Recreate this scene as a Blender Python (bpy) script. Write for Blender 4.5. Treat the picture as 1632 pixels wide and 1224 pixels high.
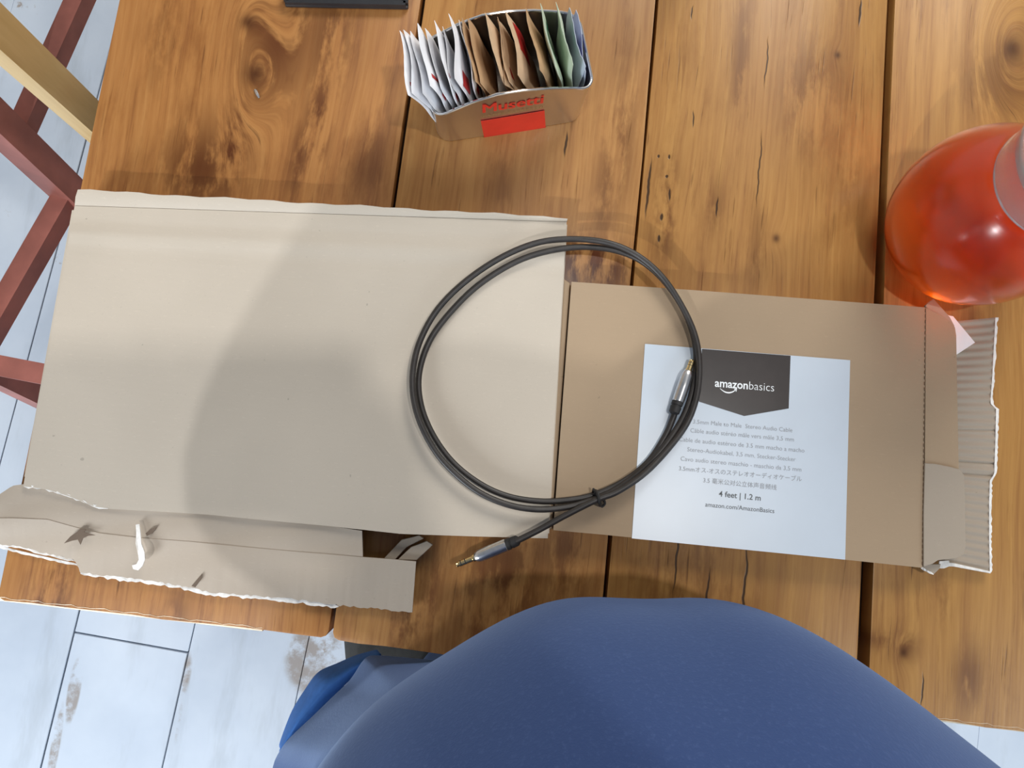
import bpy, bmesh, math, random
from mathutils import Vector, Matrix, Quaternion

random.seed(7)
for o in list(bpy.data.objects):
    bpy.data.objects.remove(o)
SC = bpy.context.scene
COL = SC.collection

# ------------------------------------------------------------------ camera
F = 1230.0
TZ = 0.75                       # table top
CZ = 1.22                       # lens height
nv = Vector((-(770-816)/F, (765-612)/F, 1.0)).normalized()
_tx = 1060.0; _ty = (F-nv.x/nv.z*_tx)/(nv.y/nv.z)
dv = Vector((_tx, _ty, -F)).normalized()
ev = dv.cross(nv).normalized()
dv = nv.cross(ev).normalized()
ROT = Matrix((ev, dv, nv))      # camera vector -> world vector
CPOS = Vector((0, 0, CZ))
cam_data = bpy.data.cameras.new('camera')
cam_data.sensor_width = 36.0
cam_data.lens = F/1632*36.0
cam_data.clip_start = 0.01
cam = bpy.data.objects.new('camera', cam_data)
COL.objects.link(cam)
cam.matrix_world = Matrix.Translation(CPOS) @ ROT.to_4x4()
SC.camera = cam

# ------------------------------------------------------------------ light
SC.view_settings.view_transform = 'Standard'
SC.view_settings.look = 'None'
SC.view_settings.gamma = 1.0
SC.view_settings.use_curve_mapping = False
SC.view_settings.exposure = 0.0
w = bpy.data.worlds.new('world'); SC.world = w; w.use_nodes = True
w.node_tree.nodes['Background'].inputs[0].default_value = (0.80, 0.88, 1.0, 1)
w.node_tree.nodes['Background'].inputs[1].default_value = 0.24

def area(name, loc, target, sx, sy, power, col):
    l = bpy.data.lights.new(name, 'AREA'); l.shape = 'RECTANGLE'
    l.size = sx; l.size_y = sy; l.energy = power; l.color = col
    o = bpy.data.objects.new(name, l); COL.objects.link(o)
    o.location = loc
    o.rotation_euler = (Vector(target)-Vector(loc)).to_track_quat('-Z', 'Y').to_euler()
    return o
area('daylight_left', (-0.95, -1.25, 1.30), (-0.2, -0.1, 0.5), 0.5, 0.5, 25, (0.86, 0.93, 1.0))
area('lamp_back', (-0.80, -1.75, 2.40), (0.0, 0, 0.75), 0.05, 0.05, 22, (0.97, 0.98, 1.0))
area('lamp_above', (0.45, -0.02, 2.40), (0.0, 0, 0.75), 0.06, 0.06, 8.5, (1.0, 0.97, 0.93))
area('daylight_right', (1.55, -1.15, 1.55), (0.1, 0.1, 0.75), 0.8, 0.8, 18, (0.80, 0.91, 1.0))
area('daylight_ahead', (0.5, 1.5, 1.9), (0, 0.1, 0.75), 0.8, 0.6, 22, (1.0, 0.97, 0.92))

# ------------------------------------------------------------------ helpers
def at(px, py, z=TZ):
    d = ROT @ Vector(((px-816)/F, -(py-612)/F, -1.0))
    t = (z-CZ)/d.z
    return CPOS + d*t

def at_plane(px, py, p, n):
    d = ROT @ Vector(((px-816)/F, -(py-612)/F, -1.0))
    return CPOS + d*((p-CPOS).dot(n)/d.dot(n))

ORG = {}
def tag(o, label=None, cat=None, group=None, kind=None):
    if label: o['label'] = label
    if cat: o['category'] = cat
    if group: o['group'] = group
    if kind: o['kind'] = kind
    return o

def thing(name, label, cat, loc, group=None):
    o = bpy.data.objects.new(name, None); COL.objects.link(o)
    o.empty_display_size = 0.02
    o.location = loc
    ORG[o.name] = Vector(loc)
    return tag(o, label, cat, group)

def obj(name, bm, mat, parent=None, smooth=True, origin=None, recalc=True):
    if recalc:
        bmesh.ops.recalc_face_normals(bm, faces=bm.faces[:])
    me = bpy.data.meshes.new(name)
    bm.to_mesh(me); bm.free()
    o = bpy.data.objects.new(name, me); COL.objects.link(o)
    if parent is not None:
        org = ORG[parent.name]
        o.parent = parent
    else:
        if origin is None:
            xs = [v.co for v in me.vertices]
            origin = Vector((sum(v.x for v in xs)/len(xs), sum(v.y for v in xs)/len(xs), min(v.z for v in xs)))
        org = Vector(origin); o.location = org
    me.transform(Matrix.Translation(-org))
    ORG[o.name] = Vector(org)
    if mat is not None:
        me.materials.append(mat)
    if smooth:
        for p in me.polygons: p.use_smooth = True
        try:
            me.set_sharp_from_angle(angle=math.radians(38))
        except Exception:
            pass
    return o

def bev(bm, w, seg=2, angle=30):
    es = [e for e in bm.edges if len(e.link_faces) == 2 and e.calc_face_angle(0) > math.radians(angle)]
    bmesh.ops.bevel(bm, geom=es, offset=w, segments=seg, profile=0.5, affect='EDGES', clamp_overlap=True)

def prism(bm, top, thick, axis=Vector((0, 0, -1))):
    """closed slab from an outline of 3D points; thickness along axis"""
    a = [bm.verts.new(p) for p in top]
    b = [bm.verts.new(Vector(p)+axis*thick) for p in top]
    n = len(a)
    f1 = bm.faces.new(a); f2 = bm.faces.new(b[::-1])
    for i in range(n):
        j = (i+1) % n
        bm.faces.new((a[j], a[i], b[i], b[j]))
    f1.normal_update(); f2.normal_update()
    bmesh.ops.triangulate(bm, faces=[f1, f2], ngon_method='EAR_CLIP')

def beam(bm, p, q, wx, wy, up=Vector((0, 0, 1)), taper=1.0):
    p = Vector(p); q = Vector(q); d = (q-p).normalized()
    if abs(d.dot(up)) > 0.98: up = Vector((0, 1, 0))
    s = d.cross(up).normalized(); u = s.cross(d).normalized()
    vs = []
    for c, k in ((p, 1.0), (q, taper)):
        for a, b in ((-1, -1), (1, -1), (1, 1), (-1, 1)):
            vs.append(bm.verts.new(c+s*a*wx/2*k+u*b*wy/2*k))
    for f in ((0, 1, 2, 3), (7, 6, 5, 4), (0, 4, 5, 1), (1, 5, 6, 2), (2, 6, 7, 3), (3, 7, 4, 0)):
        bm.faces.new([vs[i] for i in f])

def catmull(pts, n=8, closed=False):
    out = []
    P = [Vector(p) for p in pts]
    m = len(P)
    for i in range(m if closed else m-1):
        if closed:
            a, b, c, d = P[(i-1) % m], P[i], P[(i+1) % m], P[(i+2) % m]
        else:
            a = P[i-1] if i > 0 else P[0]*2-P[1]
            b, c = P[i], P[i+1]
            d = P[i+2] if i+2 < m else P[-1]*2-P[-2]
        for k in range(n):
            t = k/n
            out.append(0.5*((2*b)+(c-a)*t+(2*a-5*b+4*c-d)*t*t+(3*b-a-3*c+d)*t**3))
    if not closed: out.append(P[-1])
    return out

def tube(bm, path, r, sides=10, closed=False, cap=True):
    P = [Vector(p) for p in path]; n = len(P)
    rr = r if isinstance(r, (list, tuple)) else [r]*n
    rings = []; prev = None
    for i in range(n):
        if closed: t = P[(i+1) % n]-P[i-1]
        else: t = P[min(i+1, n-1)]-P[max(i-1, 0)]
        t.normalize()
        if prev is None:
            u = Vector((0, 0, 1)) if abs(t.z) < 0.9 else Vector((1, 0, 0))
        else: u = prev
        u = (u-t*u.dot(t)).normalized(); prev = u
        v = t.cross(u)
        rings.append([bm.verts.new(P[i]+(u*math.cos(2*math.pi*k/sides)+v*math.sin(2*math.pi*k/sides))*rr[i]) for k in range(sides)])
    for i in range(n if closed else n-1):
        a, b = rings[i], rings[(i+1) % n]
        for k in range(sides):
            bm.faces.new((a[k], a[(k+1) % sides], b[(k+1) % sides], b[k]))
    if cap and not closed:
        bm.faces.new(rings[0][::-1]); bm.faces.new(rings[-1])

def lathe(bm, prof, c, sides=40, cap=True, axis=None):
    """prof: (r, h) list along axis from c"""
    ax = Vector((0, 0, 1)) if axis is None else Vector(axis).normalized()
    u = ax.orthogonal().normalized(); v = ax.cross(u); c = Vector(c)
    rings = []
    for r, h in prof:
        rings.append([bm.verts.new(c+ax*h+(u*math.cos(2*math.pi*k/sides)+v*math.sin(2*math.pi*k/sides))*max(r, 1e-5)) for k in range(sides)])
    for a, b in zip(rings, rings[1:]):
        for k in range(sides):
            bm.faces.new((a[k], a[(k+1) % sides], b[(k+1) % sides], b[k]))
    if cap:
        bm.faces.new(rings[0][::-1]); bm.faces.new(rings[-1])

def loft(bm, rings, cap=True):
    R = [[bm.verts.new(p) for p in r] for r in rings]
    n = len(R[0])
    for a, b in zip(R, R[1:]):
        for k in range(n):
            bm.faces.new((a[k], a[(k+1) % n], b[(k+1) % n], b[k]))
    if cap:
        bm.faces.new(R[0][::-1]); bm.faces.new(R[-1])

# ------------------------------------------------------------------ materials
class NT:
    def __init__(s, name):
        s.m = bpy.data.materials.new(name); s.m.use_nodes = True
        s.t = s.m.node_tree; s.n = s.t.nodes; s.l = s.t.links
        s.b = s.n['Principled BSDF']
    def _in(s, sock, v):
        if v is None: return
        if hasattr(v, 'is_output') or isinstance(v, bpy.types.NodeSocket): s.l.new(v, sock)
        else: sock.default_value = (*v, 1) if (isinstance(v, tuple) and len(v) == 3 and sock.type == 'RGBA') else v
    def math(s, op, a, b=None, c=None, clamp=False):
        n = s.n.new('ShaderNodeMath'); n.operation = op; n.use_clamp = clamp
        s._in(n.inputs[0], a); s._in(n.inputs[1], b); s._in(n.inputs[2], c)
        return n.outputs[0]
    def coord(s):
        return s.n.new('ShaderNodeTexCoord').outputs['Object']
    def xyz(s, v):
        n = s.n.new('ShaderNodeSeparateXYZ'); s.l.new(v, n.inputs[0]); return n.outputs
    def comb(s, x, y, z=0.0):
        n = s.n.new('ShaderNodeCombineXYZ'); s._in(n.inputs[0], x); s._in(n.inputs[1], y); s._in(n.inputs[2], z); return n.outputs[0]
    def noise(s, v, scale=1.0, detail=3.0, rough=0.55, dist=0.0):
        n = s.n.new('ShaderNodeTexNoise'); s._in(n.inputs['Vector'], v)
        n.inputs['Scale'].default_value = scale; n.inputs['Detail'].default_value = detail
        n.inputs['Roughness'].default_value = rough; n.inputs['Distortion'].default_value = dist
        return n.outputs[0]
    def ramp(s, v, stops):
        n = s.n.new('ShaderNodeValToRGB'); s._in(n.inputs[0], v)
        e = n.color_ramp.elements
        while len(e) < len(stops): e.new(0.5)
        for k, (p, c) in enumerate(stops):
            e[k].position = p; e[k].color = c if len(c) == 4 else (*c, 1)
        return n.outputs[0]
    def step(s, v, lo, hi):
        n = s.n.new('ShaderNodeMapRange'); n.interpolation_type = 'SMOOTHSTEP'
        s._in(n.inputs[0], v); n.inputs[1].default_value = lo; n.inputs[2].default_value = hi
        return n.outputs[0]
    def mix(s, f, a, b, mode='MIX'):
        n = s.n.new('ShaderNodeMix'); n.data_type = 'RGBA'; n.blend_type = mode
        s._in(n.inputs[0], f)
        s._in(n.inputs[6], a if not isinstance(a, tuple) else (*a[:3], 1))
        s._in(n.inputs[7], b if not isinstance(b, tuple) else (*b[:3], 1))
        return n.outputs[2]
    def bump(s, h, strength=0.3, dist=0.001):
        n = s.n.new('ShaderNodeBump'); n.inputs['Strength'].default_value = strength
        n.inputs['Distance'].default_value = dist; s.l.new(h, n.inputs['Height'])
        s.l.new(n.outputs[0], s.b.inputs['Normal'])
    def set(s, **kw):
        for k, v in kw.items():
            k = k.replace('_', ' ')
            v2 = (*v, 1) if isinstance(v, tuple) and len(v) == 3 and 'Color' in k else v
            s._in(s.b.inputs[k], v2)
        return s.m

def plain(name, c, rough=0.5, metal=0.0, var=0.12, scale=60.0, bump=0.0, **kw):
    t = NT(name); v = t.noise(t.coord(), scale, 4)
    lo = tuple(x*(1-var) for x in c); hi = tuple(min(1, x*(1+var)) for x in c)
    t.set(Base_Color=t.ramp(v, [(0.3, lo), (0.7, hi)]), Roughness=rough, Metallic=metal, **kw)
    if bump: t.bump(v, bump, 0.0006)
    return t.m

def gauss(t, x, y, cx, cy, sx, sy):
    a = t.math('DIVIDE', t.math('SUBTRACT', x, cx), sx)
    b = t.math('DIVIDE', t.math('SUBTRACT', y, cy), sy)
    r2 = t.math('ADD', t.math('MULTIPLY', a, a), t.math('MULTIPLY', b, b))
    return t.math('EXPONENT', t.math('MULTIPLY', r2, -1.0))

def wood(name, light, mid, dark, org, seed, knots=(), stains=(), cracks=(), blot=0.5, rough=0.36):
    """knots/stains/cracks: pixel positions on the table top turned into table coordinates"""
    t = NT(name); c = t.coord(); o = t.xyz(c)
    x, y = o[0], o[1]
    wv = t.noise(t.comb(t.math('MULTIPLY', x, 9.0), t.math('MULTIPLY', y, 2.2), seed), 1.0, 3)
    xw = t.math('ADD', x, t.math('MULTIPLY', t.math('SUBTRACT', wv, 0.5), 0.030))
    core = None
    for (px, py, s, k) in knots:
        p = at(px, py)-org
        g = gauss(t, x, y, p.x, p.y, s, s*1.9)
        xw = t.math('ADD', xw, t.math('MULTIPLY', g, k))
        g2 = gauss(t, x, y, p.x, p.y, s*0.42, s*0.5)
        core = g2 if core is None else t.math('MAXIMUM', core, g2)
    rings = t.noise(t.comb(t.math('MULTIPLY', xw, 105.0), t.math('MULTIPLY', y, 3.2), seed+3), 1.0, 4, 0.6)
    fib = t.noise(t.comb(t.math('MULTIPLY', xw, 420.0), t.math('MULTIPLY', y, 16.0), seed+5), 1.0, 3, 0.6)
    blo = t.noise(t.comb(t.math('MULTIPLY', xw, 34.0), t.math('MULTIPLY', y, 9.0), seed+9), 1.0, 6, 0.66)
    v = t.math('ADD', t.math('MULTIPLY', rings, 0.62), t.math('MULTIPLY', fib, 0.38))
    colr = t.ramp(v, [(0.28, dark), (0.47, mid), (0.66, light)])
    bm_ = t.math('MULTIPLY', t.step(blo, 0.50, 0.72), blot)
    colr = t.mix(bm_, colr, tuple(a*0.45 for a in (mid[0], mid[1]*0.72, mid[2]*0.62)))
    if stains:
        nz = t.noise(t.comb(t.math('MULTIPLY', xw, 60.0), t.math('MULTIPLY', y, 18.0), seed+2), 1.0, 5, 0.65)
        acc = None
        for (px, py, sx, sy, k) in stains:
            p = at(px, py)-org
            g = t.math('MULTIPLY', gauss(t, x, y, p.x, p.y, sx, sy), k)
            acc = g if acc is None else t.math('MAXIMUM', acc, g)
        acc = t.math('MULTIPLY', acc, t.step(nz, 0.40, 0.56))
        colr = t.mix(acc, colr, (dark[0]*0.42, dark[1]*0.30, dark[2]*0.26))
    pore = t.noise(t.comb(t.math('MULTIPLY', xw, 520.0), t.math('MULTIPLY', y, 22.0), seed+7), 1.0, 2, 0.5)
    pm = t.math('MULTIPLY', t.step(pore, 0.64, 0.74), t.step(blo, 0.40, 0.60))
    colr = t.mix(t.math('MULTIPLY', pm, 0.6), colr, (dark[0]*0.30, dark[1]*0.24, dark[2]*0.2))
    stv = t.noise(t.comb(t.math('MULTIPLY', xw, 260.0), t.math('MULTIPLY', y, 11.0), seed+15), 1.0, 4, 0.7)
    sm_ = t.math('MULTIPLY', t.step(stv, 0.54, 0.66), t.step(blo, 0.36, 0.62))
    colr = t.mix(t.math('MULTIPLY', sm_, 0.42), colr, (dark[0]*0.62, dark[1]*0.50, dark[2]*0.42))
    if core is not None:
        colr = t.mix(t.math('MULTIPLY', core, 0.85), colr, (dark[0]*0.25, dark[1]*0.18, dark[2]*0.15))
    ck = None
    for (px, py, sx, ln) in cracks:
        p = at(px, py)-org
        wob = t.math('MULTIPLY', t.math('SUBTRACT', t.noise(t.comb(0.0, t.math('MULTIPLY', y, 60.0), px*0.1), 1.0, 2), 0.5), 0.004)
        g = gauss(t, t.math('ADD', x, wob), y, p.x, p.y, sx, ln)
        ck = g if ck is None else t.math('MAXIMUM', ck, g)
    h = t.math('MULTIPLY', fib, 0.5)
    if ck is not None:
        cm = t.step(ck, 0.35, 0.75)
        colr = t.mix(t.math('MULTIPLY', cm, 0.9), colr, (0.025, 0.012, 0.006))
        h = t.math('SUBTRACT', h, t.math('MULTIPLY', cm, 1.2))
    h = t.math('SUBTRACT', h, t.math('MULTIPLY', pm, 0.6))
    t.set(Base_Color=colr, Roughness=t.ramp(rings, [(0.3, (rough*1.15,)*3), (0.7, (rough*0.85,)*3)]), Coat_Weight=0.06, Coat_Roughness=0.25, Specular_IOR_Level=0.28)
    t.bump(h, 0.25, 0.0006)
    return t.m

def cardboard(name, c, flute=0.10, axis=0):
    t = NT(name); co = t.coord(); o = t.xyz(co)
    big = t.noise(co, 9.0, 3); fine = t.noise(co, 900.0, 3, 0.7); fib = t.noise(t.comb(t.math('MULTIPLY', o[0], 240.0), t.math('MULTIPLY', o[1], 900.0)), 1.0, 3)
    base = t.ramp(big, [(0.3, tuple(a*0.94 for a in c)), (0.7, tuple(min(1, a*1.05) for a in c))])
    base = t.mix(t.math('MULTIPLY', t.step(fine, 0.60, 0.78), 0.30), base, tuple(a*0.55 for a in c))
    base = t.mix(t.math('MULTIPLY', t.step(fib, 0.58, 0.75), 0.20), base, tuple(min(1, a*1.35) for a in c))
    spk = t.noise(co, 260.0, 1, 0.3)
    base = t.mix(t.math('MULTIPLY', t.step(spk, 0.79, 0.84), 0.4), base, tuple(a*0.35 for a in c))
    wave = t.math('SINE', t.math('MULTIPLY', o[axis], 2*math.pi/0.0042))
    h = t.math('ADD', t.math('MULTIPLY', wave, flute), t.math('MULTIPLY', fine, 0.15))
    t.set(Base_Color=base, Roughness=0.62, Specular_IOR_Level=0.35)
    t.bump(h, 0.12, 0.0006)
    return t.m

M = {}
M['card'] = cardboard('kraft_cardboard', (0.515, 0.455, 0.375), axis=1)
M['card2'] = cardboard('brown_cardboard', (0.36, 0.262, 0.168), axis=1)
M['card_in'] = cardboard('grey_cardboard_inside', (0.36, 0.30, 0.235), axis=1)
M['card_flap'] = cardboard('torn_cardboard', (0.40, 0.335, 0.265), axis=0)
M['torn'] = plain('torn_paper', (0.80, 0.78, 0.74), 0.8, var=0.15, scale=300)
M['paper'] = plain('white_paper', (0.86, 0.88, 0.90), 0.55, var=0.03)
M['sticker'] = plain('sticker_paper', (0.53, 0.60, 0.68), 0.32, var=0.03, scale=25)
M['sticker_black'] = plain('sticker_black', (0.035, 0.028, 0.026), 0.28, var=0.2, scale=40)
M['ink'] = plain('grey_ink', (0.30, 0.32, 0.35), 0.5, var=0.05)
M['ink_dark'] = plain('dark_ink', (0.09, 0.10, 0.11), 0.5, var=0.05)
M['ink_white'] = plain('white_ink', (0.85, 0.88, 0.9), 0.4, var=0.03)
M['rubber'] = plain('black_rubber', (0.026, 0.022, 0.020), 0.45, var=0.2, scale=200)
M['rubber_matt'] = plain('black_boot_rubber', (0.016, 0.015, 0.015), 0.6, var=0.2, scale=200)
M['steel'] = plain('brushed_steel', (0.72, 0.72, 0.72), 0.28, 1.0, 0.08, 400)
M['gold'] = plain('gold_plate', (0.95, 0.72, 0.36), 0.22, 1.0, 0.05, 200)
M['tin'] = plain('tin_sheet', (0.74, 0.71, 0.67), 0.30, 1.0, 0.05, 30, bump=0.03)
M['rim'] = plain('polished_tin_rim', (0.90, 0.90, 0.90), 0.16, 1.0, 0.04, 60)
M['red_ink'] = plain('red_print', (0.62, 0.03, 0.016), 0.42, var=0.1)
M['red_dark'] = plain('dark_red_print', (0.42, 0.02, 0.018), 0.5, var=0.1)
M['sugar_white'] = plain('white_sachet_paper', (0.84, 0.84, 0.86), 0.55, var=0.04, scale=90, bump=0.25)
M['sugar_brown'] = plain('brown_sachet_paper', (0.48, 0.30, 0.16), 0.6, var=0.12, scale=120, bump=0.3)
M['sugar_tan'] = plain('tan_sachet_paper', (0.60, 0.42, 0.26), 0.6, var=0.10, scale=120, bump=0.3)
M['sugar_green'] = plain('pale_green_sachet_paper', (0.52, 0.60, 0.46), 0.5, var=0.10, scale=60, bump=0.25)
M['sugar_yellow'] = plain('pale_yellow_sachet_paper', (0.72, 0.62, 0.32), 0.5, var=0.08, scale=60)
M['sugar_blue'] = plain('blue_sachet_paper', (0.55, 0.60, 0.72), 0.5, var=0.08, scale=60, bump=0.25)
M['ink_green'] = plain('green_print', (0.02, 0.22, 0.10), 0.5, var=0.05)
M['ink_blue'] = plain('blue_print', (0.03, 0.04, 0.22), 0.5, var=0.05)
M['gold_ink'] = plain('tan_print', (0.30, 0.17, 0.06), 0.5, var=0.05)
M['red_paint'] = plain('oxblood_paint', (0.33, 0.115, 0.088), 0.45, var=0.22, scale=25)
M['pine'] = plain('yellow_pine', (0.60, 0.42, 0.19), 0.45, var=0.16, scale=18)
M['black_plastic'] = plain('black_plastic', (0.02, 0.021, 0.024), 0.35, var=0.1)
M['trouser'] = plain('dark_trouser_cloth', (0.022, 0.022, 0.020), 0.85, var=0.2, scale=300)
M['skin'] = plain('skin', (0.55, 0.32, 0.22), 0.5, var=0.06, scale=30)
M['hair'] = plain('dark_hair', (0.05, 0.03, 0.02), 0.6, var=0.3, scale=200)
M['stool'] = plain('stool_wood', (0.30, 0.17, 0.08), 0.5, var=0.2, scale=12)

# ------------------------------------------------------------------ floor (worn painted boards)
def floor_mat():
    t = NT('worn_painted_floor'); c = t.coord(); o = t.xyz(c)
    n1 = t.noise(c, 4.0, 5, 0.6); n2 = t.noise(t.comb(t.math('MULTIPLY', o[0], 14.0), t.math('MULTIPLY', o[1], 3.0)), 1.0, 5, 0.65); n3 = t.noise(c, 11.0, 6, 0.7)
    col = t.ramp(n1, [(0.3, (0.47, 0.535, 0.625)), (0.7, (0.60, 0.66, 0.735))])
    col = t.mix(t.math('MULTIPLY', t.step(n2, 0.50, 0.72), 0.45), col, (0.34, 0.38, 0.42))
    col = t.mix(t.math('MULTIPLY', t.step(n3, 0.64, 0.70), 0.8), col, (0.27, 0.20, 0.14))
    n4 = t.noise(c, 24.0, 5, 0.7)
    acc = None
    for (px, py, sx, sy, k) in ((500, 1050, 0.045, 0.055, 1.0), (118, 1100, 0.010, 0.05, 1.0), (88, 1190, 0.008, 0.07, 0.8), (297, 1075, 0.010, 0.045, 0.6), (285, 1150, 0.006, 0.05, 0.5), (75, 640, 0.006, 0.05, 0.7)):
        p = at(px, py, 0.0)-Vector((0, 0, -0.05))
        g = t.math('MULTIPLY', gauss(t, o[0], o[1], p.x, p.y, sx, sy), k)
        acc = g if acc is None else t.math('MAXIMUM', acc, g)
    acc = t.math('MULTIPLY', t.step(acc, 0.30, 0.55), t.step(n4, 0.38, 0.58))
    col = t.mix(t.math('MULTIPLY', acc, 0.75), col, (0.24, 0.18, 0.13))
    t.set(Base_Color=col, Roughness=0.6)
    t.bump(n3, 0.2, 0.002)
    return t.m
M['floor'] = floor_mat()
M['floor_gap'] = plain('dirty_floor_gap', (0.32, 0.27, 0.22), 0.9, var=0.3, scale=30)
fl = bmesh.new(); beam(fl, (-2.2, -0.2, -0.035), (1.9, -0.2, -0.035), 3.9, 0.03)
floor = obj('floor', fl, M['floor_gap'], origin=(0, 0, -0.05)); tag(floor, kind='structure')
ft = math.radians(-4.0); fu = Vector((math.cos(ft), math.sin(ft), 0)); fvv = Vector((-math.sin(ft), math.cos(ft), 0))
f_org = at(300, 1040, 0.0)
BW = at(305, 1040, 0.0).x-at(122, 1012, 0.0).x
random.seed(3)
for i in range(-14, 12):
    y = -2.5 + (i*37 % 11)*0.07
    cuts = [y]
    while y < 1.9:
        y += random.uniform(0.75, 1.2); cuts.append(y)
    if i == -1: cuts = [-2.2, -1.3, -0.66, 0.0, 0.95, 1.9]
    for a, b in zip(cuts, cuts[1:]):
        xm = f_org.x+i*BW
        if xm < -2.1 or xm > 1.75: continue
        a = max(a, -2.1-f_org.y-0.1); b = min(b, 1.62-f_org.y-0.1)
        if b-a < 0.05: continue
        x0 = i*BW; g = 0.0016 if i == -2 else (0.0007 if i in (-1, 0) else 0.0002)
        P = []
        for (u, v) in ((x0+g, a+0.001), (x0+BW-g, a+0.001), (x0+BW-g, b-0.001), (x0+g, b-0.001)):
            P.append(Vector((f_org.x, f_org.y, random.uniform(-0.0003, 0.0003)))+fu*u+fvv*v)
        bm = bmesh.new(); prism(bm, P, 0.018); bev(bm, 0.0009, 1)
        obj('floor_board', bm, M['floor'], floor)

M['plaster'] = plain('warm_white_plaster', (0.62, 0.58, 0.52), 0.9, var=0.05, scale=6)
bm = bmesh.new(); beam(bm, (-2.2, 1.72, 1.2), (1.9, 1.72, 1.2), 0.10, 2.5); tag(obj('wall_far', bm, M['plaster'], None, False), kind='structure')
bm = bmesh.new(); beam(bm, (-2.24, -2.15, 1.2), (-2.24, 1.76, 1.2), 0.10, 2.5); tag(obj('wall_left', bm, M['plaster'], None, False), kind='structure')

# ------------------------------------------------------------------ table
T_ORG = Vector((0.10, 0.22, 0.0))
table = thing('table', 'rustic varnished pine table made of four wide knotty planks', 'table', T_ORG)
YB = 1.02
def line_at(p, q, y):
    p = at(*p); q = at(*q); k = (y-p.y)/(q.y-p.y); return Vector((p.x+(q.x-p.x)*k, y, TZ))
seams = [((190, 0), (5, 910)), ((671.5, 0), (525, 1000)), ((1043.5, 0), (954, 1000)), ((1411, 0), (1363, 1000))]
seamsR = [None, ((674.5, 0), (528, 1000)), ((1046.5, 0), (957.5, 1000)), ((1423, 0), (1382, 1000))]
right_edge = ((1872, 0), (1900, 1000))
fronts = [((-4, 956), (522, 1017)), ((529, 1019), (950, 1076)), ((956, 1077), (1362, 1134)), ((1383, 1134), (1850, 1194))]
M['worn'] = plain('worn_pale_wood', (0.80, 0.66, 0.46), 0.5, var=0.2, scale=120)
W_L = (0.42, 0.222, 0.068); W_M = (0.345, 0.168, 0.048); W_D = (0.24, 0.100, 0.028)
wm = [
    wood('plank_wood_dark', (0.42, 0.205, 0.067), (0.345, 0.152, 0.046), (0.19, 0.070, 0.023), T_ORG, 1.0,
         knots=[(405, 118, 0.016, 0.040), (395, 35, 0.012, 0.02)],
         stains=[(320, 270, 0.026, 0.035, 0.9), (372, 235, 0.010, 0.04, 1.0), (445, 60, 0.026, 0.05, 0.9), (520, 60, 0.02, 0.05, 0.7), (505, 200, 0.010, 0.05, 0.9), (478, 250, 0.007, 0.03, 0.8), (420, 30, 0.016, 0.03, 0.9), (590, 250, 0.012, 0.03, 0.5), (260, 60, 0.015, 0.04, 0.4), (80, 950, 0.012, 0.03, 0.9), (280, 985, 0.008, 0.02, 0.6)], blot=0.55),
    wood('plank_wood_brown', (0.43, 0.225, 0.076), (0.35, 0.166, 0.052), (0.22, 0.088, 0.028), T_ORG, 4.0,
         stains=[(940, 425, 0.028, 0.020, 1.3), (990, 230, 0.010, 0.05, 0.6), (965, 300, 0.008, 0.05, 0.6), (800, 280, 0.010, 0.04, 0.4), (800, 950, 0.03, 0.07, 0.8), (660, 940, 0.02, 0.06, 0.9), (900, 900, 0.02, 0.05, 0.6)],
         cracks=[(902, 230, 0.0010, 0.010), (657, 60, 0.0007, 0.008)], blot=0.45),
    wood('plank_wood_honey', W_L, W_M, W_D, T_ORG, 8.0,
         knots=[(1237, 380, 0.006, 0.004), (1335, 88, 0.005, 0.003)],
         stains=[(1060, 340, 0.008, 0.04, 0.9), (1290, 150, 0.020, 0.04, 0.6), (1180, 100, 0.006, 0.06, 0.6), (1140, 330, 0.006, 0.02, 0.6), (1205, 400, 0.006, 0.03, 0.5), (1360, 300, 0.012, 0.03, 0.4), (1100, 950, 0.05, 0.05, 0.5)],
         cracks=[(1034, 300, 0.0011, 0.024), (1050, 249, 0.0010, 0.0014), (1062, 281, 0.0012, 0.0014), (1067, 250, 0.0009, 0.002), (1056, 346, 0.0013, 0.003), (1066, 310, 0.0009, 0.005), (1049, 380, 0.0011, 0.003), (1105, 190, 0.0006, 0.007), (1103, 20, 0.0006, 0.006), (1142, 330, 0.0008, 0.008), (1222, 100, 0.0006, 0.02), (1210, 270, 0.0006, 0.03), (1185, 965, 0.0010, 0.05), (1079, 880, 0.0008, 0.03), (1127, 950, 0.0008, 0.02), (1371, 20, 0.0010, 0.012)], blot=0.35),
    wood('plank_wood_gold', (0.48, 0.252, 0.074), (0.39, 0.190, 0.052), (0.26, 0.106, 0.030), T_ORG, 12.0,
         knots=[(1612, 78, 0.018, 0.05), (1440, 1040, 0.006, 0.006)], stains=[(1600, 130, 0.03, 0.03, 0.6), (1440, 1030, 0.010, 0.010, 0.8), (1400, 1020, 0.012, 0.006, 0.7), (1545, 1080, 0.010, 0.02, 0.7), (1500, 950, 0.008, 0.02, 0.4)],
         cracks=[(1470, 1100, 0.0007, 0.012)], blot=0.35),
]
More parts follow.
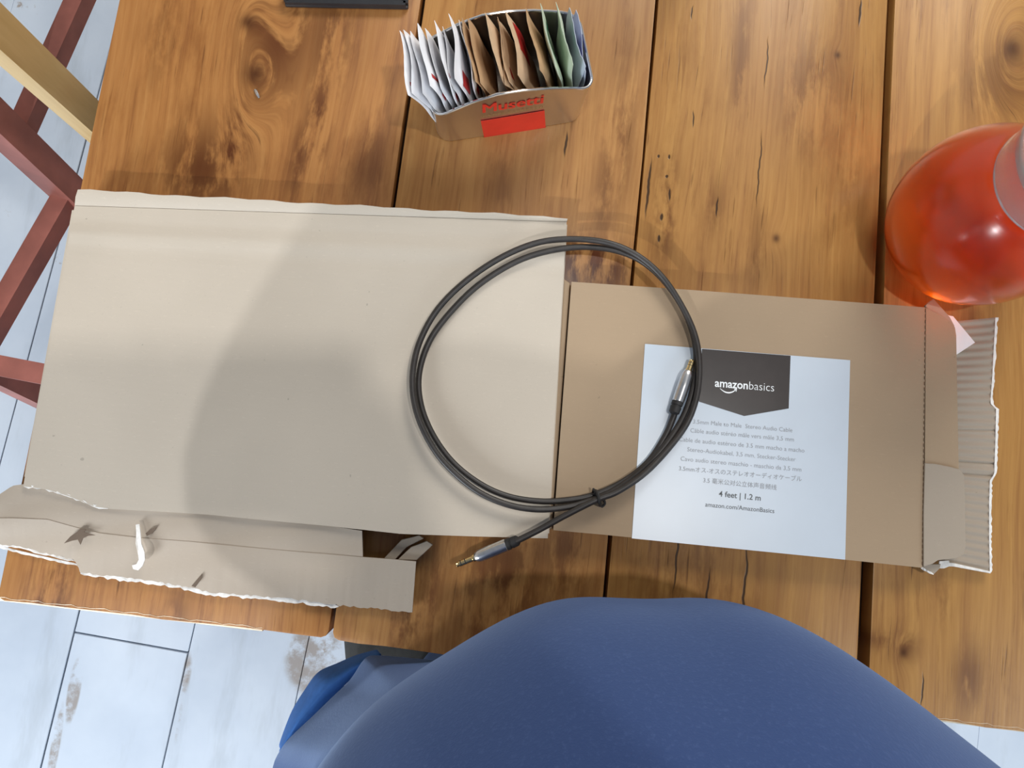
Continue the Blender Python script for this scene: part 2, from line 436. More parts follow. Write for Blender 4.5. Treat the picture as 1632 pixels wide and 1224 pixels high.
for i in range(4):
    Lp = seams[0] if i == 0 else seamsR[i]
    Rp = seams[i+1] if i < 3 else right_edge
    fl_, fr_ = at(*fronts[i][0]), at(*fronts[i][1])
    bl, br = line_at(*Lp, YB), line_at(*Rp, YB)
    nseg = 14
    P = [bl]
    left = [bl.lerp(fl_, k/nseg) for k in range(nseg+1)]
    right = [fr_.lerp(br, k/nseg) for k in range(nseg+1)]
    random.seed(20+i)
    def wob(p, a=0.0005): return p+Vector((random.uniform(-a, a), 0, 0))
    front = [fl_.lerp(fr_, k/10) + Vector((0, random.uniform(-0.0006, 0.0006), 0)) for k in range(1, 10)]
    rc = 0.004
    dl = (left[-2]-fl_).normalized(); df = (fr_-fl_).normalized(); dr = (right[1]-fr_).normalized()
    cl_ = [fl_+dl*rc, fl_+dl*rc*0.3+df*rc*0.3, fl_+df*rc]; cr_ = [fr_-df*rc, fr_-df*rc*0.3+dr*rc*0.3, fr_+dr*rc]
    pts = [wob(p) for p in left[:-1]]+cl_+front+cr_+[wob(p) for p in right[1:]]
    bm = bmesh.new(); prism(bm, pts, 0.030)
    bev(bm, 0.0018, 2, 50)
    obj('plank', bm, wm[i], table)
    for (k0, k1) in {0: ((0.0, 0.80),), 1: (), 2: (), 3: ((0.18, 1.0),)}[i]:
        bm = bmesh.new(); e_ = []
        for q in range(41):
            p_ = fl_.lerp(fr_, k0+(k1-k0)*q/40); wv_ = 0.0011+0.0007*math.sin(q*1.9)*math.sin(q*0.7)
            e_.append([bm.verts.new(p_+Vector((0, a, b))) for a, b in ((wv_+0.0005, 0.00015), (-0.0006, -0.0012), (-0.0006, -0.004), (wv_+0.0005, -0.0008))])
        for a, b in zip(e_, e_[1:]):
            for q in range(4): bm.faces.new((a[q], a[(q+1) % 4], b[(q+1) % 4], b[q]))
        bm.faces.new(e_[0]); bm.faces.new(e_[-1][::-1])
        o = obj('worn_edge', bm, M['worn'], table); o['label'] = 'pale worn front edge of a plank'
M['joint'] = plain('dirt_filled_joint', (0.055, 0.028, 0.013), 0.9)
for i in range(1, 4):
    bm = bmesh.new(); a_ = line_at(*seams[i], YB-0.01); b_ = line_at(*seams[i], -0.07)
    e_ = Vector((0.003, 0, -0.021)); beam(bm, a_+e_, b_+e_, 0.016 if i < 3 else 0.024, 0.016)
    obj('joint_filler', bm, M['joint'], table)
for yy in (0.08, 0.80):
    bm = bmesh.new(); beam(bm, (-0.17, yy, 0.697), (0.38, yy, 0.697), 0.07, 0.044); bev(bm, 0.002)
    obj('batten', bm, M['stool'], table)
for (x, y) in ((-0.16, 0.92), (0.36, 0.92), (0.36, -0.03), (-0.225, 0.02)):
    bm = bmesh.new(); beam(bm, (x, y, 0.6749), (x, y, 0), 0.055, 0.055, taper=0.8); bev(bm, 0.003)
    obj('leg', bm, M['stool'], table)

# a bent nail end standing in the knot of the dark plank
M['nail'] = plain('old_nail_steel', (0.55, 0.55, 0.56), 0.3, 1.0, 0.2, 300)
bm = bmesh.new(); q_ = at(409, 149, TZ)
tube(bm, [q_+Vector((-0.0010, 0.0016, -0.003)), q_+Vector((-0.0008, 0.0014, 0.0008)), q_+Vector((0.0010, -0.0012, 0.0012)), q_+Vector((0.0022, -0.0030, 0.0004))], [0.0009, 0.0010, 0.0010, 0.0006], 8)
o = obj('bent_nail', bm, M['nail'], table); o['label'] = 'bent nail end in the dark knot'
# ------------------------------------------------------------------ chairs at the left end of the table
def rail(parent, p, q, w_, h_, mat, name='rail'):
    bm = bmesh.new(); beam(bm, p, q, w_, h_); bev(bm, 0.002)
    return obj(name, bm, mat, parent)
def post(parent, lo, hi, w_, h_, mat, name='back_post', up=Vector((0.1, 1, 0))):
    bm = bmesh.new(); beam(bm, lo, hi, w_, h_, up=up); bev(bm, 0.0025)
    return obj(name, bm, mat, parent)
def through(a, b, z):
    """point at height z on the straight line through a and b"""
    return a+(b-a)*((z-a.z)/(b.z-a.z))
a_lo, a_hi = at(112, 306, 0.45), at(-10, 190, 0.56)
A0, A1 = through(a_lo, a_hi, 0.0), through(a_lo, a_hi, 0.90)
red_chair = thing('red_chair', 'oxblood red painted wooden chair with bare rails beside the left table edge', 'chair', A0)
post(red_chair, A0, A1, 0.025, 0.026, M['red_paint'])
Z1, Z2 = 0.53, 0.45
Bl, Bh = through(a_lo, a_hi, Z1), at(190, -140, Z1)
Cl, Ch = at(-42, 575, Z2), through(a_lo, a_hi, Z2)
lean = (A1-A0)/0.90
P1 = Bh-lean*Z1; P2 = Cl-lean*Z2
for P_ in (P1, P2):
    post(red_chair, P_, P_+lean*0.90, 0.026, 0.026, M['red_paint'])
rail(red_chair, Bl, Bh, 0.016, 0.018, M['red_paint'])
rail(red_chair, Cl, Ch, 0.018, 0.022, M['red_paint'])
rail(red_chair, P2+lean*0.885, P1+lean*0.885, 0.022, 0.05, M['red_paint'], 'top_rail')
d1 = at(150, 612, Z2)
rail(red_chair, Cl, d1, 0.020, 0.024, M['red_paint'])
F1 = Vector((d1.x, d1.y, 0)); G1 = F1+Vector((0.05, 0.13, 0))
for P_ in (F1, G1):
    post(red_chair, P_, P_+Vector((0, 0, 0.46)), 0.03, 0.03, M['red_paint'], 'front_leg')
rail(red_chair, F1+Vector((0, 0, Z2)), G1+Vector((0, 0, Z2)), 0.022, 0.03, M['red_paint'])

y_lo, y_hi = at(152, 198, 0.665), at(-12, 46, 0.795)
B0, B1 = through(y_lo, y_hi, 0.0), through(y_lo, y_hi, 0.95)
pine_chair = thing('pine_chair', 'yellow pine chair whose square post stands at the top left table corner', 'chair', B0)
def knotty():
    t = NT('knotty_yellow_pine'); c = t.coord(); o = t.xyz(c)
    n = t.noise(t.comb(t.math('MULTIPLY', o[0], 90.0), t.math('MULTIPLY', o[1], 90.0), t.math('MULTIPLY', o[2], 6.0)), 1.0, 4)
    col = t.ramp(n, [(0.3, (0.52, 0.34, 0.13)), (0.7, (0.66, 0.47, 0.21))])
    for (px, py, z, r) in ((38, 74, 0.765, 0.008), (87, 132, 0.715, 0.006), (118, 175, 0.69, 0.004)):
        p = at(px, py, z)-B0
        col = t.mix(t.math('MULTIPLY', t.math('MULTIPLY', gauss(t, o[0], o[1], p.x, p.y, r, r), gauss(t, o[2], 0.0, p.z, 0.0, r*1.6, 1.0)), 0.9), col, (0.16, 0.075, 0.022))
    t.set(Base_Color=col, Roughness=0.42)
    return t.m
M['pine'] = knotty()
post(pine_chair, B0, B1, 0.027, 0.020, M['pine'], up=Vector((0.35, 1, 0)))
off2 = Vector((0.0, 0.33, 0))
post(pine_chair, B0+off2, B1+off2, 0.027, 0.020, M['pine'])
for z in (0.92, 0.84):
    p_ = through(y_lo, y_hi, z)
    rail(pine_chair, p_+Vector((0, 0.01, 0)), p_+off2-Vector((0, 0.01, 0)), 0.016, 0.05, M['pine'], 'back_slat')
for q0 in (Vector((0, 0, 0)), off2):
    p_ = through(y_lo, y_hi, 0.43)+q0
    rail(pine_chair, p_, p_+Vector((0.36, 0, 0)), 0.022, 0.04, M['pine'], 'seat_rail')
    q_ = Vector((p_.x+0.36, p_.y, 0)); post(pine_chair, q_, q_+Vector((0, 0, .45)), 0.03, 0.03, M['pine'], 'front_leg')
p_ = through(y_lo, y_hi, 0.458)
for k in range(4):
    x = 0.085+k*0.085
    rail(pine_chair, p_+Vector((x, -.02, 0)), p_+off2+Vector((x, .02, 0)), 0.07, 0.015, M['pine'], 'seat_slat')

# ------------------------------------------------------------------ large open carton (left)
ZT = TZ+0.0145
PT = 0.0022
lp = at(480, 600, TZ)
carton = thing('open_carton', 'large pale cardboard carton lying flat with its near side torn open', 'carton', (lp.x, lp.y, TZ))
def P3(l, z): return [at(x, y, z) for (x, y) in l]
def slab(name, pts, thick, mat, parent, b=0.0006, smooth=True):
    bm = bmesh.new(); prism(bm, pts, thick)
    if b: bev(bm, b, 1, 50)
    return obj(name, bm, mat, parent, smooth)
# main face as a finely divided sheet, with its two shallow creases parallel to the fold
def face_grid():
    L0, L1 = Vector((119, 328)), Vector((37, 768)); R0, R1 = Vector((903, 354)), Vector((873, 858))
    lower = [(37, 775), (72, 779), (110, 791), (150, 807), (172, 811), (250, 815), (330, 820), (400, 827), (520, 838), (640, 851), (760, 855), (873, 858)]
    bm = bmesh.new()
    nx, ny = 60, 48
    def low(x):
        for (a, b), (c, d) in zip(lower, lower[1:]):
            if a <= x <= c: return b+(d-b)*(x-a)/(c-a)
        return lower[0][1] if x < lower[0][0] else lower[-1][1]
    top = []; 
    for j in range(ny+1):
        row = []
        for i in range(nx+1):
            s = i/nx; t = j/ny
            xt = 119+(903-119)*s; yt = 328+(354-328)*s
            xb = 37+(873-37)*s; yb = low(xb)
            x = xt+(xb-xt)*t; y = yt+(yb-yt)*t
            z = ZT
            # creases
            for yc, dpt in ((0.055, 0.0007), (0.135, 0.0006)):
                z -= dpt*math.exp(-((t-yc-0.01*s)/0.010)**2)
            z += 0.0012*math.exp(-((t-0.095)/0.03)**2)
            z += 0.0006*math.sin(s*5+1)*math.sin(t*4)
            row.append(bm.verts.new(at(x, y, z)))
        top.append(row)
    bot = [[bm.verts.new(v.co-Vector((0, 0, PT))) for v in r] for r in top]
    for j in range(ny):
        for i in range(nx):
            bm.faces.new((top[j][i], top[j][i+1], top[j+1][i+1], top[j+1][i]))
            bm.faces.new((bot[j][i], bot[j+1][i], bot[j+1][i+1], bot[j][i+1]))
    for i in range(nx):
        bm.faces.new((top[0][i], bot[0][i], bot[0][i+1], top[0][i+1])); bm.faces.new((top[ny][i], top[ny][i+1], bot[ny][i+1], bot[ny][i]))
    for j in range(ny):
        bm.faces.new((top[j][0], top[j+1][0], bot[j+1][0], bot[j][0])); bm.faces.new((top[j][nx], bot[j][nx], bot[j+1][nx], top[j+1][nx]))
    return bm
obj('top_panel', face_grid(), M['card'], carton)
# folded far edge: rolled strip tilting down to the table
def fold_strip():
    bm = bmesh.new(); n = 40; rows = []
    for k in range(n+1):
        s = k/n
        a = at(119+(903-119)*s, 327.5+(353.5-327.5)*s, ZT-0.0002)
        b = at(124+(905-124)*s, 302+(347-302)*s, ZT+0.0026)
        jit = 0.0004*math.sin(k*1.7)+0.0003*math.sin(k*0.6)
        bb = b+Vector((0, jit, 0))
        m = a.lerp(bb, 0.5)+Vector((0, 0, 0.0009))
        c = bb+Vector((0, 0.0006, -0.0030)); d = bb+Vector((0, -0.001, -0.0115))
        e = a+Vector((0, 0.001, -0.0115)); f = a+Vector((0, 0, -0.003))
        rows.append([bm.verts.new(p) for p in (a, m, bb, c, d, e, f)])
    for r0, r1 in zip(rows, rows[1:]):
        for q in range(7):
            bm.faces.new((r0[q], r0[(q+1) % 7], r1[(q+1) % 7], r1[q]))
    bm.faces.new(rows[0]); bm.faces.new(rows[-1][::-1])
    return bm
obj('folded_edge', fold_strip(), M['card'], carton)
# right and left side walls, bottom panel
def wall(name, a, b, z0, z1, th, mat, parent):
    pa, pb = at(*a, z1), at(*b, z1)
    bm = bmesh.new(); beam(bm, Vector((pa.x, pa.y, (z0+z1)/2)), Vector((pb.x, pb.y, (z0+z1)/2)), th, z1-z0); bev(bm, 0.0005, 1)
    return obj(name, bm, mat, parent)
wall('side_wall', (901, 358), (872, 850), TZ+0.0005, ZT-PT, 0.0024, M['card'], carton)
wall('side_wall', (118, 335), (42, 760), TZ+0.0005, ZT-PT, 0.0024, M['card'], carton)
slab('bottom_panel', P3([(128, 325), (892, 360), (864, 840), (640, 838), (60, 775)], TZ+0.0027), 0.0022, M['card_in'], carton)

# torn near flap in two bands
def flap(name, up, lo, z_up, z_lo, mat, parent, n=60, thick=0.0022, jag=0.0, seed=1):
    """band between two pixel polylines; the lower one may be ragged"""
    rnd = random.Random(seed)
    def samp(pl, s):
        L = [0]
        for (a, b) in zip(pl, pl[1:]): L.append(L[-1]+math.hypot(b[0]-a[0], b[1]-a[1]))
        d = s*L[-1]
        for i in range(len(pl)-1):
            if d <= L[i+1]+1e-6:
                k = (d-L[i])/(L[i+1]-L[i]); return (pl[i][0]+(pl[i+1][0]-pl[i][0])*k, pl[i][1]+(pl[i+1][1]-pl[i][1])*k)
        return pl[-1]
    bm = bmesh.new(); m = 6; rows = []
    for i in range(n+1):
        s = i/n; a = samp(up, s); b = samp(lo, s)
        b = (b[0], b[1]+rnd.uniform(-jag, jag))
        zu = z_up(s) if callable(z_up) else z_up; zl = z_lo(s) if callable(z_lo) else z_lo
        col = []
        for j in range(m+1):
            t = j/m
            z = zu+(zl-zu)*t+0.0006*math.sin(s*23+t*3)*math.sin(t*3.1)
            col.append(at(a[0]+(b[0]-a[0])*t, a[1]+(b[1]-a[1])*t, z))
        rows.append(col)
    T = [[bm.verts.new(p) for p in r] for r in rows]
    Bt = [[bm.verts.new(p-Vector((0, 0, thick))) for p in r] for r in rows]
    for i in range(n):
        for j in range(m):
            bm.faces.new((T[i][j], T[i+1][j], T[i+1][j+1], T[i][j+1]))
            bm.faces.new((Bt[i][j], Bt[i][j+1], Bt[i+1][j+1], Bt[i+1][j]))
        bm.faces.new((T[i][0], Bt[i][0], Bt[i+1][0], T[i+1][0])); bm.faces.new((T[i][m], T[i+1][m], Bt[i+1][m], Bt[i][m]))
    for i in (0, n):
        for j in range(m):
            bm.faces.new((T[i][j], T[i][j+1], Bt[i][j+1], Bt[i][j]))
    return obj(name, bm, mat, parent)
crease2 = [(-40, 826), (20, 826), (75, 828), (122, 841), (160, 850), (220, 857), (300, 863), (380, 871), (480, 880), (578, 888)]
upA = [(-40, 806), (-10, 794), (20, 774), (42, 771), (72, 776), (100, 786), (135, 799), (165, 807), (250, 812), (330, 817), (400, 824), (500, 834), (577, 846)]
flap('torn_flap', upA, crease2, lambda s: ZT-0.0040+0.0018*min(1, s*3), lambda s: ZT-0.0045, M['card_flap'], carton, 90)
upB = crease2 + [(620, 891), (663, 895)]
loB = [(-40, 864), (0, 867), (30, 871), (60, 879), (120, 893), (128, 912), (165, 917), (210, 922), (250, 927), (300, 936), (335, 944), (400, 949), (470, 955), (540, 965), (600, 970), (657, 976)]
zl = lambda s: TZ+0.0045
flap('torn_flap', upB, loB, lambda s: ZT-0.0042, zl, M['card_flap'], carton, 130, jag=1.6, seed=5)
# ragged white paper edge left by the tear
def ragged(name, pl, w_px, z, mat, parent, seed, step=6.0, thick=0.0006):
    rnd = random.Random(seed); up = []; lo = []
    for (a, b) in zip(pl, pl[1:]):
        d = math.hypot(b[0]-a[0], b[1]-a[1]); k = max(1, int(d/step))
        for i in range(k):
            t = i/k; x = a[0]+(b[0]-a[0])*t; y = a[1]+(b[1]-a[1])*t
            up.append((x, y-2.0)); lo.append((x, y+w_px*rnd.uniform(0.25, 1.0)))
    up.append(pl[-1]); lo.append((pl[-1][0], pl[-1][1]+1))
    bm = bmesh.new()
    T = [[bm.verts.new(at(*p, z+rnd.uniform(-0.0003, 0.0006))) for p in l] for l in (up, lo)]
    Bt = [[bm.verts.new(v.co-Vector((0, 0, thick))) for v in l] for l in T]
    n = len(up)
    for i in range(n-1):
        bm.faces.new((T[0][i], T[0][i+1], T[1][i+1], T[1][i])); bm.faces.new((Bt[0][i], Bt[1][i], Bt[1][i+1], Bt[0][i+1]))
        bm.faces.new((T[1][i], T[1][i+1], Bt[1][i+1], Bt[1][i])); bm.faces.new((T[0][i], Bt[0][i], Bt[0][i+1], T[0][i+1]))
    bm.faces.new((T[0][0], T[1][0], Bt[1][0], Bt[0][0])); bm.faces.new((T[0][-1], Bt[0][-1], Bt[1][-1], T[1][-1]))
    o = obj(name, bm, mat, parent); o['label'] = 'ragged white torn paper edge'; return o
ragged('torn_edge', [(128, 912), (165, 918), (210, 923), (250, 928), (300, 937), (335, 945), (400, 950), (470, 956), (540, 966)], 6, TZ+0.0036, M['torn'], carton, 3)
ragged('torn_edge', [(-40, 865), (0, 868), (30, 872), (60, 880), (120, 894)], 3, TZ+0.0036, M['torn'], carton, 4)
ragged('torn_edge', [(-40, 869), (0, 872), (40, 882), (80, 891), (126, 901)], 3, TZ+0.0020, M['torn'], carton, 6)
ragged('torn_edge', [(38, 774), (72, 778), (110, 790), (150, 806), (172, 810)], 4, ZT-0.0008, M['torn'], carton, 8)
# the curled white strip and the two dark rips in the flap
o = slab('peeled_strip', [at(x, y, ZT-0.0012+h) for x, y, h in ((216, 836, 0), (222, 835, 0), (224, 850, .0006), (225, 866, .001), (230, 880, .0014), (231, 892, .0012), (227, 902, .0008), (220, 909, 0), (212, 907, -.0004), (210, 901, -.0004), (217, 899, 0), (221, 892, .0006), (219, 880, .001), (216, 866, .0008), (217, 850, .0004))], 0.0007, M['torn'], carton, 0.0002)
o['label'] = 'peeled strip of white paper'
def rip(pts, z):
    bm = bmesh.new(); prism(bm, P3(pts, z), 0.0004); return obj('rip', bm, M['rip'], carton)
M['rip'] = plain('rip_inside', (0.15, 0.11, 0.08), 0.9)
rip([(102, 866), (112, 855), (122, 848), (128, 843), (137, 844), (134, 848), (152, 853), (140, 854), (132, 858), (128, 868), (124, 860), (114, 862)], ZT-0.0020)
rip([(232, 850), (240, 843), (250, 840), (243, 850), (234, 854)], ZT-0.0022)
rip([(305, 934), (322, 914), (320, 924), (311, 936)], TZ+0.0082)
# torn grey inner layers poking out of the cut-out
for k, pts in enumerate(([(612, 890), (640, 860), (668, 853), (676, 858), (648, 872), (630, 892)], [(634, 892), (655, 872), (680, 862), (690, 868), (664, 893)])):
    slab('torn_liner', P3(pts, TZ+0.006+0.002*k), 0.0012, M['card_in'], carton, 0.0003)

# ------------------------------------------------------------------ smaller branded carton (right)
ZR = ZT
rp = at(1180, 680, TZ)
box = thing('cable_carton', 'slim brown carton with a white and black product sticker and an opened end', 'carton', (rp.x, rp.y, TZ))
slab('top_panel', P3([(911, 449), (1100, 462), (1300, 477), (1475, 490), (1474, 600), (1472, 760), (1470, 905), (1300, 887), (1100, 866), (960, 852), (882, 845), (897, 640)], ZR), 0.0022, M['card2'], box)
slab('hinge_strip', P3([(898, 444), (909, 451), (895, 640), (880, 844), (868, 842), (886, 640)], ZR-0.0030), 0.0018, M['card2'], box)
wall('side_wall', (913, 453), (1472, 493), TZ+0.0005, ZR-0.0022, 0.0024, M['card2'], box)
wall('side_wall', (886, 841), (1466, 900), TZ+0.0005, ZR-0.0022, 0.0024, M['card2'], box)
wall('hinge_wall', (913, 460), (886, 835), TZ+0.0005, ZR-0.0022, 0.0024, M['card2'], box)
slab('bottom_panel', P3([(916, 456), (1500, 500), (1490, 896), (890, 838)], TZ+0.0026), 0.0021, M['card_in'], box)
# perforated fold line at the open end
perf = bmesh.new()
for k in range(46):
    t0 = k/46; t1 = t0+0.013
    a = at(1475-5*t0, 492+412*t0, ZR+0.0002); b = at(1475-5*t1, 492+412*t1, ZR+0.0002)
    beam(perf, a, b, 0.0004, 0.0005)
o = obj('perforation', perf, plain('perforation_brown', (0.17, 0.115, 0.07), 0.9), box); o['kind'] = 'stuff'; o['label'] = 'dashed dark perforation along the fold'  # dashes in a darker brown than the carton mark the perforation
# end flap sloping down to the right
def bent(name, outline, zfun, mat, parent, thick=0.0020):
    return slab(name, [at(x, y, zfun(x)) for (x, y) in outline], thick, mat, parent, 0.0005)
zf = lambda x: ZR-0.0003-0.0022*(x-1476)/50
bent('end_flap', [(1476, 490), (1485, 496), (1500, 502), (1516, 513), (1522, 522), (1524, 535), (1526, 640), (1528, 752), (1474, 744), (1475, 600)], zf, M['card2'], box)
bent('tuck_flap', [(1474, 738), (1490, 739), (1515, 744), (1530, 748), (1537, 758), (1538, 800), (1539, 872), (1536, 884), (1524, 890), (1495, 893), (1486, 899), (1472, 903), (1472, 820)],
     lambda x: ZR+0.0011-0.002*(x-1474)/60, M['card_in'], box)
# corrugated inner sheet, flutes running left-right
def corrugated():
    bm = bmesh.new()
    prof = [(506, 1587), (560, 1584), (600, 1582), (638, 1579), (644, 1580), (652, 1588), (700, 1587), (756, 1585), (766, 1578), (800, 1577), (860, 1577), (912, 1578)]
    def rx(y):
        for (a, b), (c, d) in zip(prof, prof[1:]):
            if a <= y <= c: return b+(d-b)*(y-a)/(c-a)
        return prof[-1][1]
    n = 400; T = []
    for j in range(n+1):
        s = j/n; yr = 506+(912-506)*s; yl = 514+(896-514)*s
        ph = s*32*2*math.pi
        dz = 0.00032*math.sin(ph)
        for yc in (0.445, 0.575, 0.625):
            dz -= 0.0012*math.exp(-((s-yc)/0.005)**2)
        row = []
        for i in range(6):
            k = i/5
            x = 1500+(rx(yr)-1500)*k; y = yl+(yr-yl)*k
            row.append(bm.verts.new(at(x, y, TZ+0.0052+dz)))
        T.append(row)
    Bt = [[bm.verts.new(Vector((v.co.x, v.co.y, TZ+0.0029))) for v in r] for r in T]
    for j in range(n):
        for i in range(5):
            bm.faces.new((T[j][i], T[j][i+1], T[j+1][i+1], T[j+1][i])); bm.faces.new((Bt[j][i], Bt[j+1][i], Bt[j+1][i+1], Bt[j][i+1]))
        bm.faces.new((T[j][5], Bt[j][5], Bt[j+1][5], T[j+1][5])); bm.faces.new((T[j][0], T[j+1][0], Bt[j+1][0], Bt[j][0]))
    bm.faces.new([T[0][i] for i in range(6)]+[Bt[0][i] for i in range(5, -1, -1)])
    bm.faces.new([T[n][i] for i in range(5, -1, -1)]+[Bt[n][i] for i in range(6)])
    return bm, rx
bm, rx = corrugated()
o = obj('corrugated_liner', bm, M['card_in'], box); o['label'] = 'fluted corrugated inner cardboard'
pl = [(rx(506+i*4.06)+0.5, 506+i*4.06) for i in range(101)]
def edge_strip(pl, z, w_px, mat, name):
    rnd = random.Random(2); bm = bmesh.new(); L = []; R = []
    for (x, y) in pl:
        L.append(bm.verts.new(at(x-1.0, y, z))); R.append(bm.verts.new(at(x+w_px*rnd.uniform(0.4, 1.0), y, z-0.0004)))
    L2 = [bm.verts.new(v.co-Vector((0, 0, 0.0008))) for v in L]; R2 = [bm.verts.new(v.co-Vector((0, 0, 0.0008))) for v in R]
    for i in range(len(pl)-1):
        bm.faces.new((L[i], R[i], R[i+1], L[i+1])); bm.faces.new((L2[i], L2[i+1], R2[i+1], R2[i])); bm.faces.new((R[i], R2[i], R2[i+1], R[i+1])); bm.faces.new((L[i], L[i+1], L2[i+1], L2[i]))
    bm.faces.new((L[0], L2[0], R2[0], R[0])); bm.faces.new((L[-1], R[-1], R2[-1], L2[-1]))
    o = obj(name, bm, mat, box); o['label'] = 'pale cut edge of the liner'
edge_strip(pl, TZ+0.0056, 4.0, M['torn'], 'liner_edge')
# bottom sheet lip and torn bits at the near corner
slab('liner_lip', P3([(1500, 896), (1518, 897), (1580, 911), (1579, 914), (1520, 903), (1499, 902)], TZ+0.0068), 0.0008, M['torn'], box, 0.0002)
slab('torn_scrap', P3([(1470, 903), (1480, 899), (1500, 899), (1498, 906), (1488, 916), (1478, 911)], TZ+0.0095), 0.0010, M['card_in'], box, 0.0003)
ragged('torn_edge', [(1468, 904), (1478, 911), (1488, 915)], 3, TZ+0.0098, M['torn'], box, 12, 3)
slab('torn_scrap', P3([(1497, 894), (1513, 893), (1515, 902), (1505, 906), (1496, 906)], TZ+0.0088), 0.0010, M['torn'], box, 0.0003)
# dust flap corner at the far right, and the white paper slip sticking out
slab('dust_flap', P3([(1474, 488), (1480, 481), (1488, 476), (1497, 486), (1514, 505), (1522, 520), (1500, 512)], ZR-0.0035), 0.0014, M['card_in'], box, 0.0003)
slip = slab('paper_slip', P3([(1490, 492), (1513, 503), (1519, 504), (1554, 546), (1525, 565), (1505, 572), (1488, 530)], ZR-0.0052), 0.0006, M['paper'], None, 0)
tag(slip, 'white paper slip with a pointed corner sticking out of the carton end', 'paper')

# sticker
ZL = ZR+0.00035
sticker = slab('sticker', P3([(1028, 548), (1355, 574), (1347, 892), (1007, 858)], ZL), 0.0003, M['sticker'], box, 0)
sticker['label'] = 'white product sticker with printed text'
pent = slab('printed_banner', P3([(1119, 556), (1260, 567), (1257, 651), (1186, 663), (1114, 640)], ZL+0.00010), 0.00008, M['sticker_black'], sticker, 0)
pent['label'] = 'black pentagonal banner print'
def text_mesh(s, offset=0.0, spacing=1.0):
    cu = bpy.data.curves.new('txt', 'FONT'); cu.body = s; cu.size = 1.0; cu.offset = offset; cu.space_character = spacing
    cu.resolution_u = 3
    to = bpy.data.objects.new('txt', cu); COL.objects.link(to)
    bpy.context.view_layer.update()
    me = bpy.data.meshes.new_from_object(to.evaluated_get(bpy.context.evaluated_depsgraph_get()))
    bpy.data.objects.remove(to); bpy.data.curves.remove(cu)
    return me
def place_text(name, s, pL, pR, up, mat, parent, offset=0.0, spacing=1.0, hscale=1.0, bold=0.0):
    """baseline from pL to pR (3D); glyph up direction 'up'"""
    me = text_mesh(s, offset, spacing)
    xs = [v.co.x for v in me.vertices]; x0, x1 = min(xs), max(xs)
    pL, pR = Vector(pL), Vector(pR); d = pR-pL; k = d.length/(x1-x0); d.normalize(); up = (up-d*up.dot(d)).normalized()
    org = ORG[parent.name]
    for v in me.vertices:
        c = v.co
        v.co = pL+d*((c.x-x0)*k)+up*(c.y*k*hscale)-org
    if bold:
        bb = bmesh.new(); bb.from_mesh(me)
        g_ = bmesh.ops.duplicate(bb, geom=bb.verts[:]+bb.edges[:]+bb.faces[:])['geom']
        for v in g_:
            if isinstance(v, bmesh.types.BMVert): v.co += d*bold+d.cross(up)*0.00004
        bb.to_mesh(me); bb.free()
    me.materials.clear(); me.materials.append(mat); me.name = name
    if me.polygons and me.polygons[0].normal.dot(d.cross(up)) < 0: me.flip_normals()
    o = bpy.data.objects.new(name, me); COL.objects.link(o); o.parent = parent; ORG[o.name] = org
    return o
UPY = Vector((0, 1, 0)); zt_ = ZL+0.00012
lines = [
    ("3.5mm Male to Male  Stereo Audio Cable", (1104.5, 674.8), (1262.8, 688.9), 'ink', -0.006),
    ("Câble audio stéréo mâle vers mâle 3,5 mm", (1100.3, 688.9), (1265.2, 703.7), 'ink', -0.006),
    ("Cable de audio estéreo de 3.5 mm macho a macho", (1082, 703), (1282, 721.3), 'ink', -0.006),
    ("Stereo-Audiokabel, 3,5 mm, Stecker-Stecker", (1095.4, 719.2), (1268, 735.4), 'ink', -0.006),
    ("Cavo audio stereo maschio - maschio da 3,5 mm", (1084.8, 734), (1277, 751.6), 'ink', -0.006),
    ("3.5mmオス-オスのステレオオーディオケーブル", (1082, 749.5), (1277.8, 767), 'ink', 0.0),
    ("3.5 毫米公对公立体声音频线", (1120.7, 768.5), (1237.7, 780.5), 'ink', 0.0),
    ("4 feet | 1.2 m", (1145.4, 791), (1212.3, 798), 'ink_dark', 0.012),
    ("amazon.com/AmazonBasics", (1124, 807.2), (1234, 817.8), 'ink_dark', 0.0),
]
for s, a, b, m_, off in lines:
    place_text('printed_text', s, at(*a, zt_), at(*b, zt_), UPY, M[m_], sticker, off)
zb_ = ZL+0.00025
place_text('printed_text', "amazon", at(1139.2, 616, zb_), at(1191.8, 620.3, zb_), UPY, M['ink_white'], sticker, 0.018, hscale=1.05)
place_text('printed_text', "basics", at(1193.8, 620.6, zb_), at(1233.5, 624, zb_), UPY, M['ink_white'], sticker, -0.012, hscale=1.05)
sm = catmull([at(1147.5, 618.6, zb_), at(1154, 623, zb_), at(1161, 624.8, zb_), at(1168, 623.4, zb_), at(1173, 620.2, zb_)], 6)
bm = bmesh.new(); 
ws = [0.0002+0.00065*math.sin(math.pi*min(1, 0.08+i/(len(sm)-1)*0.75)) for i in range(len(sm))]
ups = []; dns = []
for p, w_ in zip(sm, ws): ups.append(bm.verts.new(p)); dns.append(bm.verts.new(p-Vector((0, w_, 0))))
for i in range(len(sm)-1): bm.faces.new((ups[i], dns[i], dns[i+1], ups[i+1]))
aw = [at(x, y, zb_) for (x, y) in ((1169.8, 619.8), (1174.8, 619.0), (1173.6, 624.2), (1172.4, 624.0), (1173.2, 620.6), (1170.2, 621.2))]
bm.faces.new([bm.verts.new(p) for p in aw])
o = obj('printed_smile', bm, M['ink_white'], sticker, False); o['label'] = 'white smile arrow print'

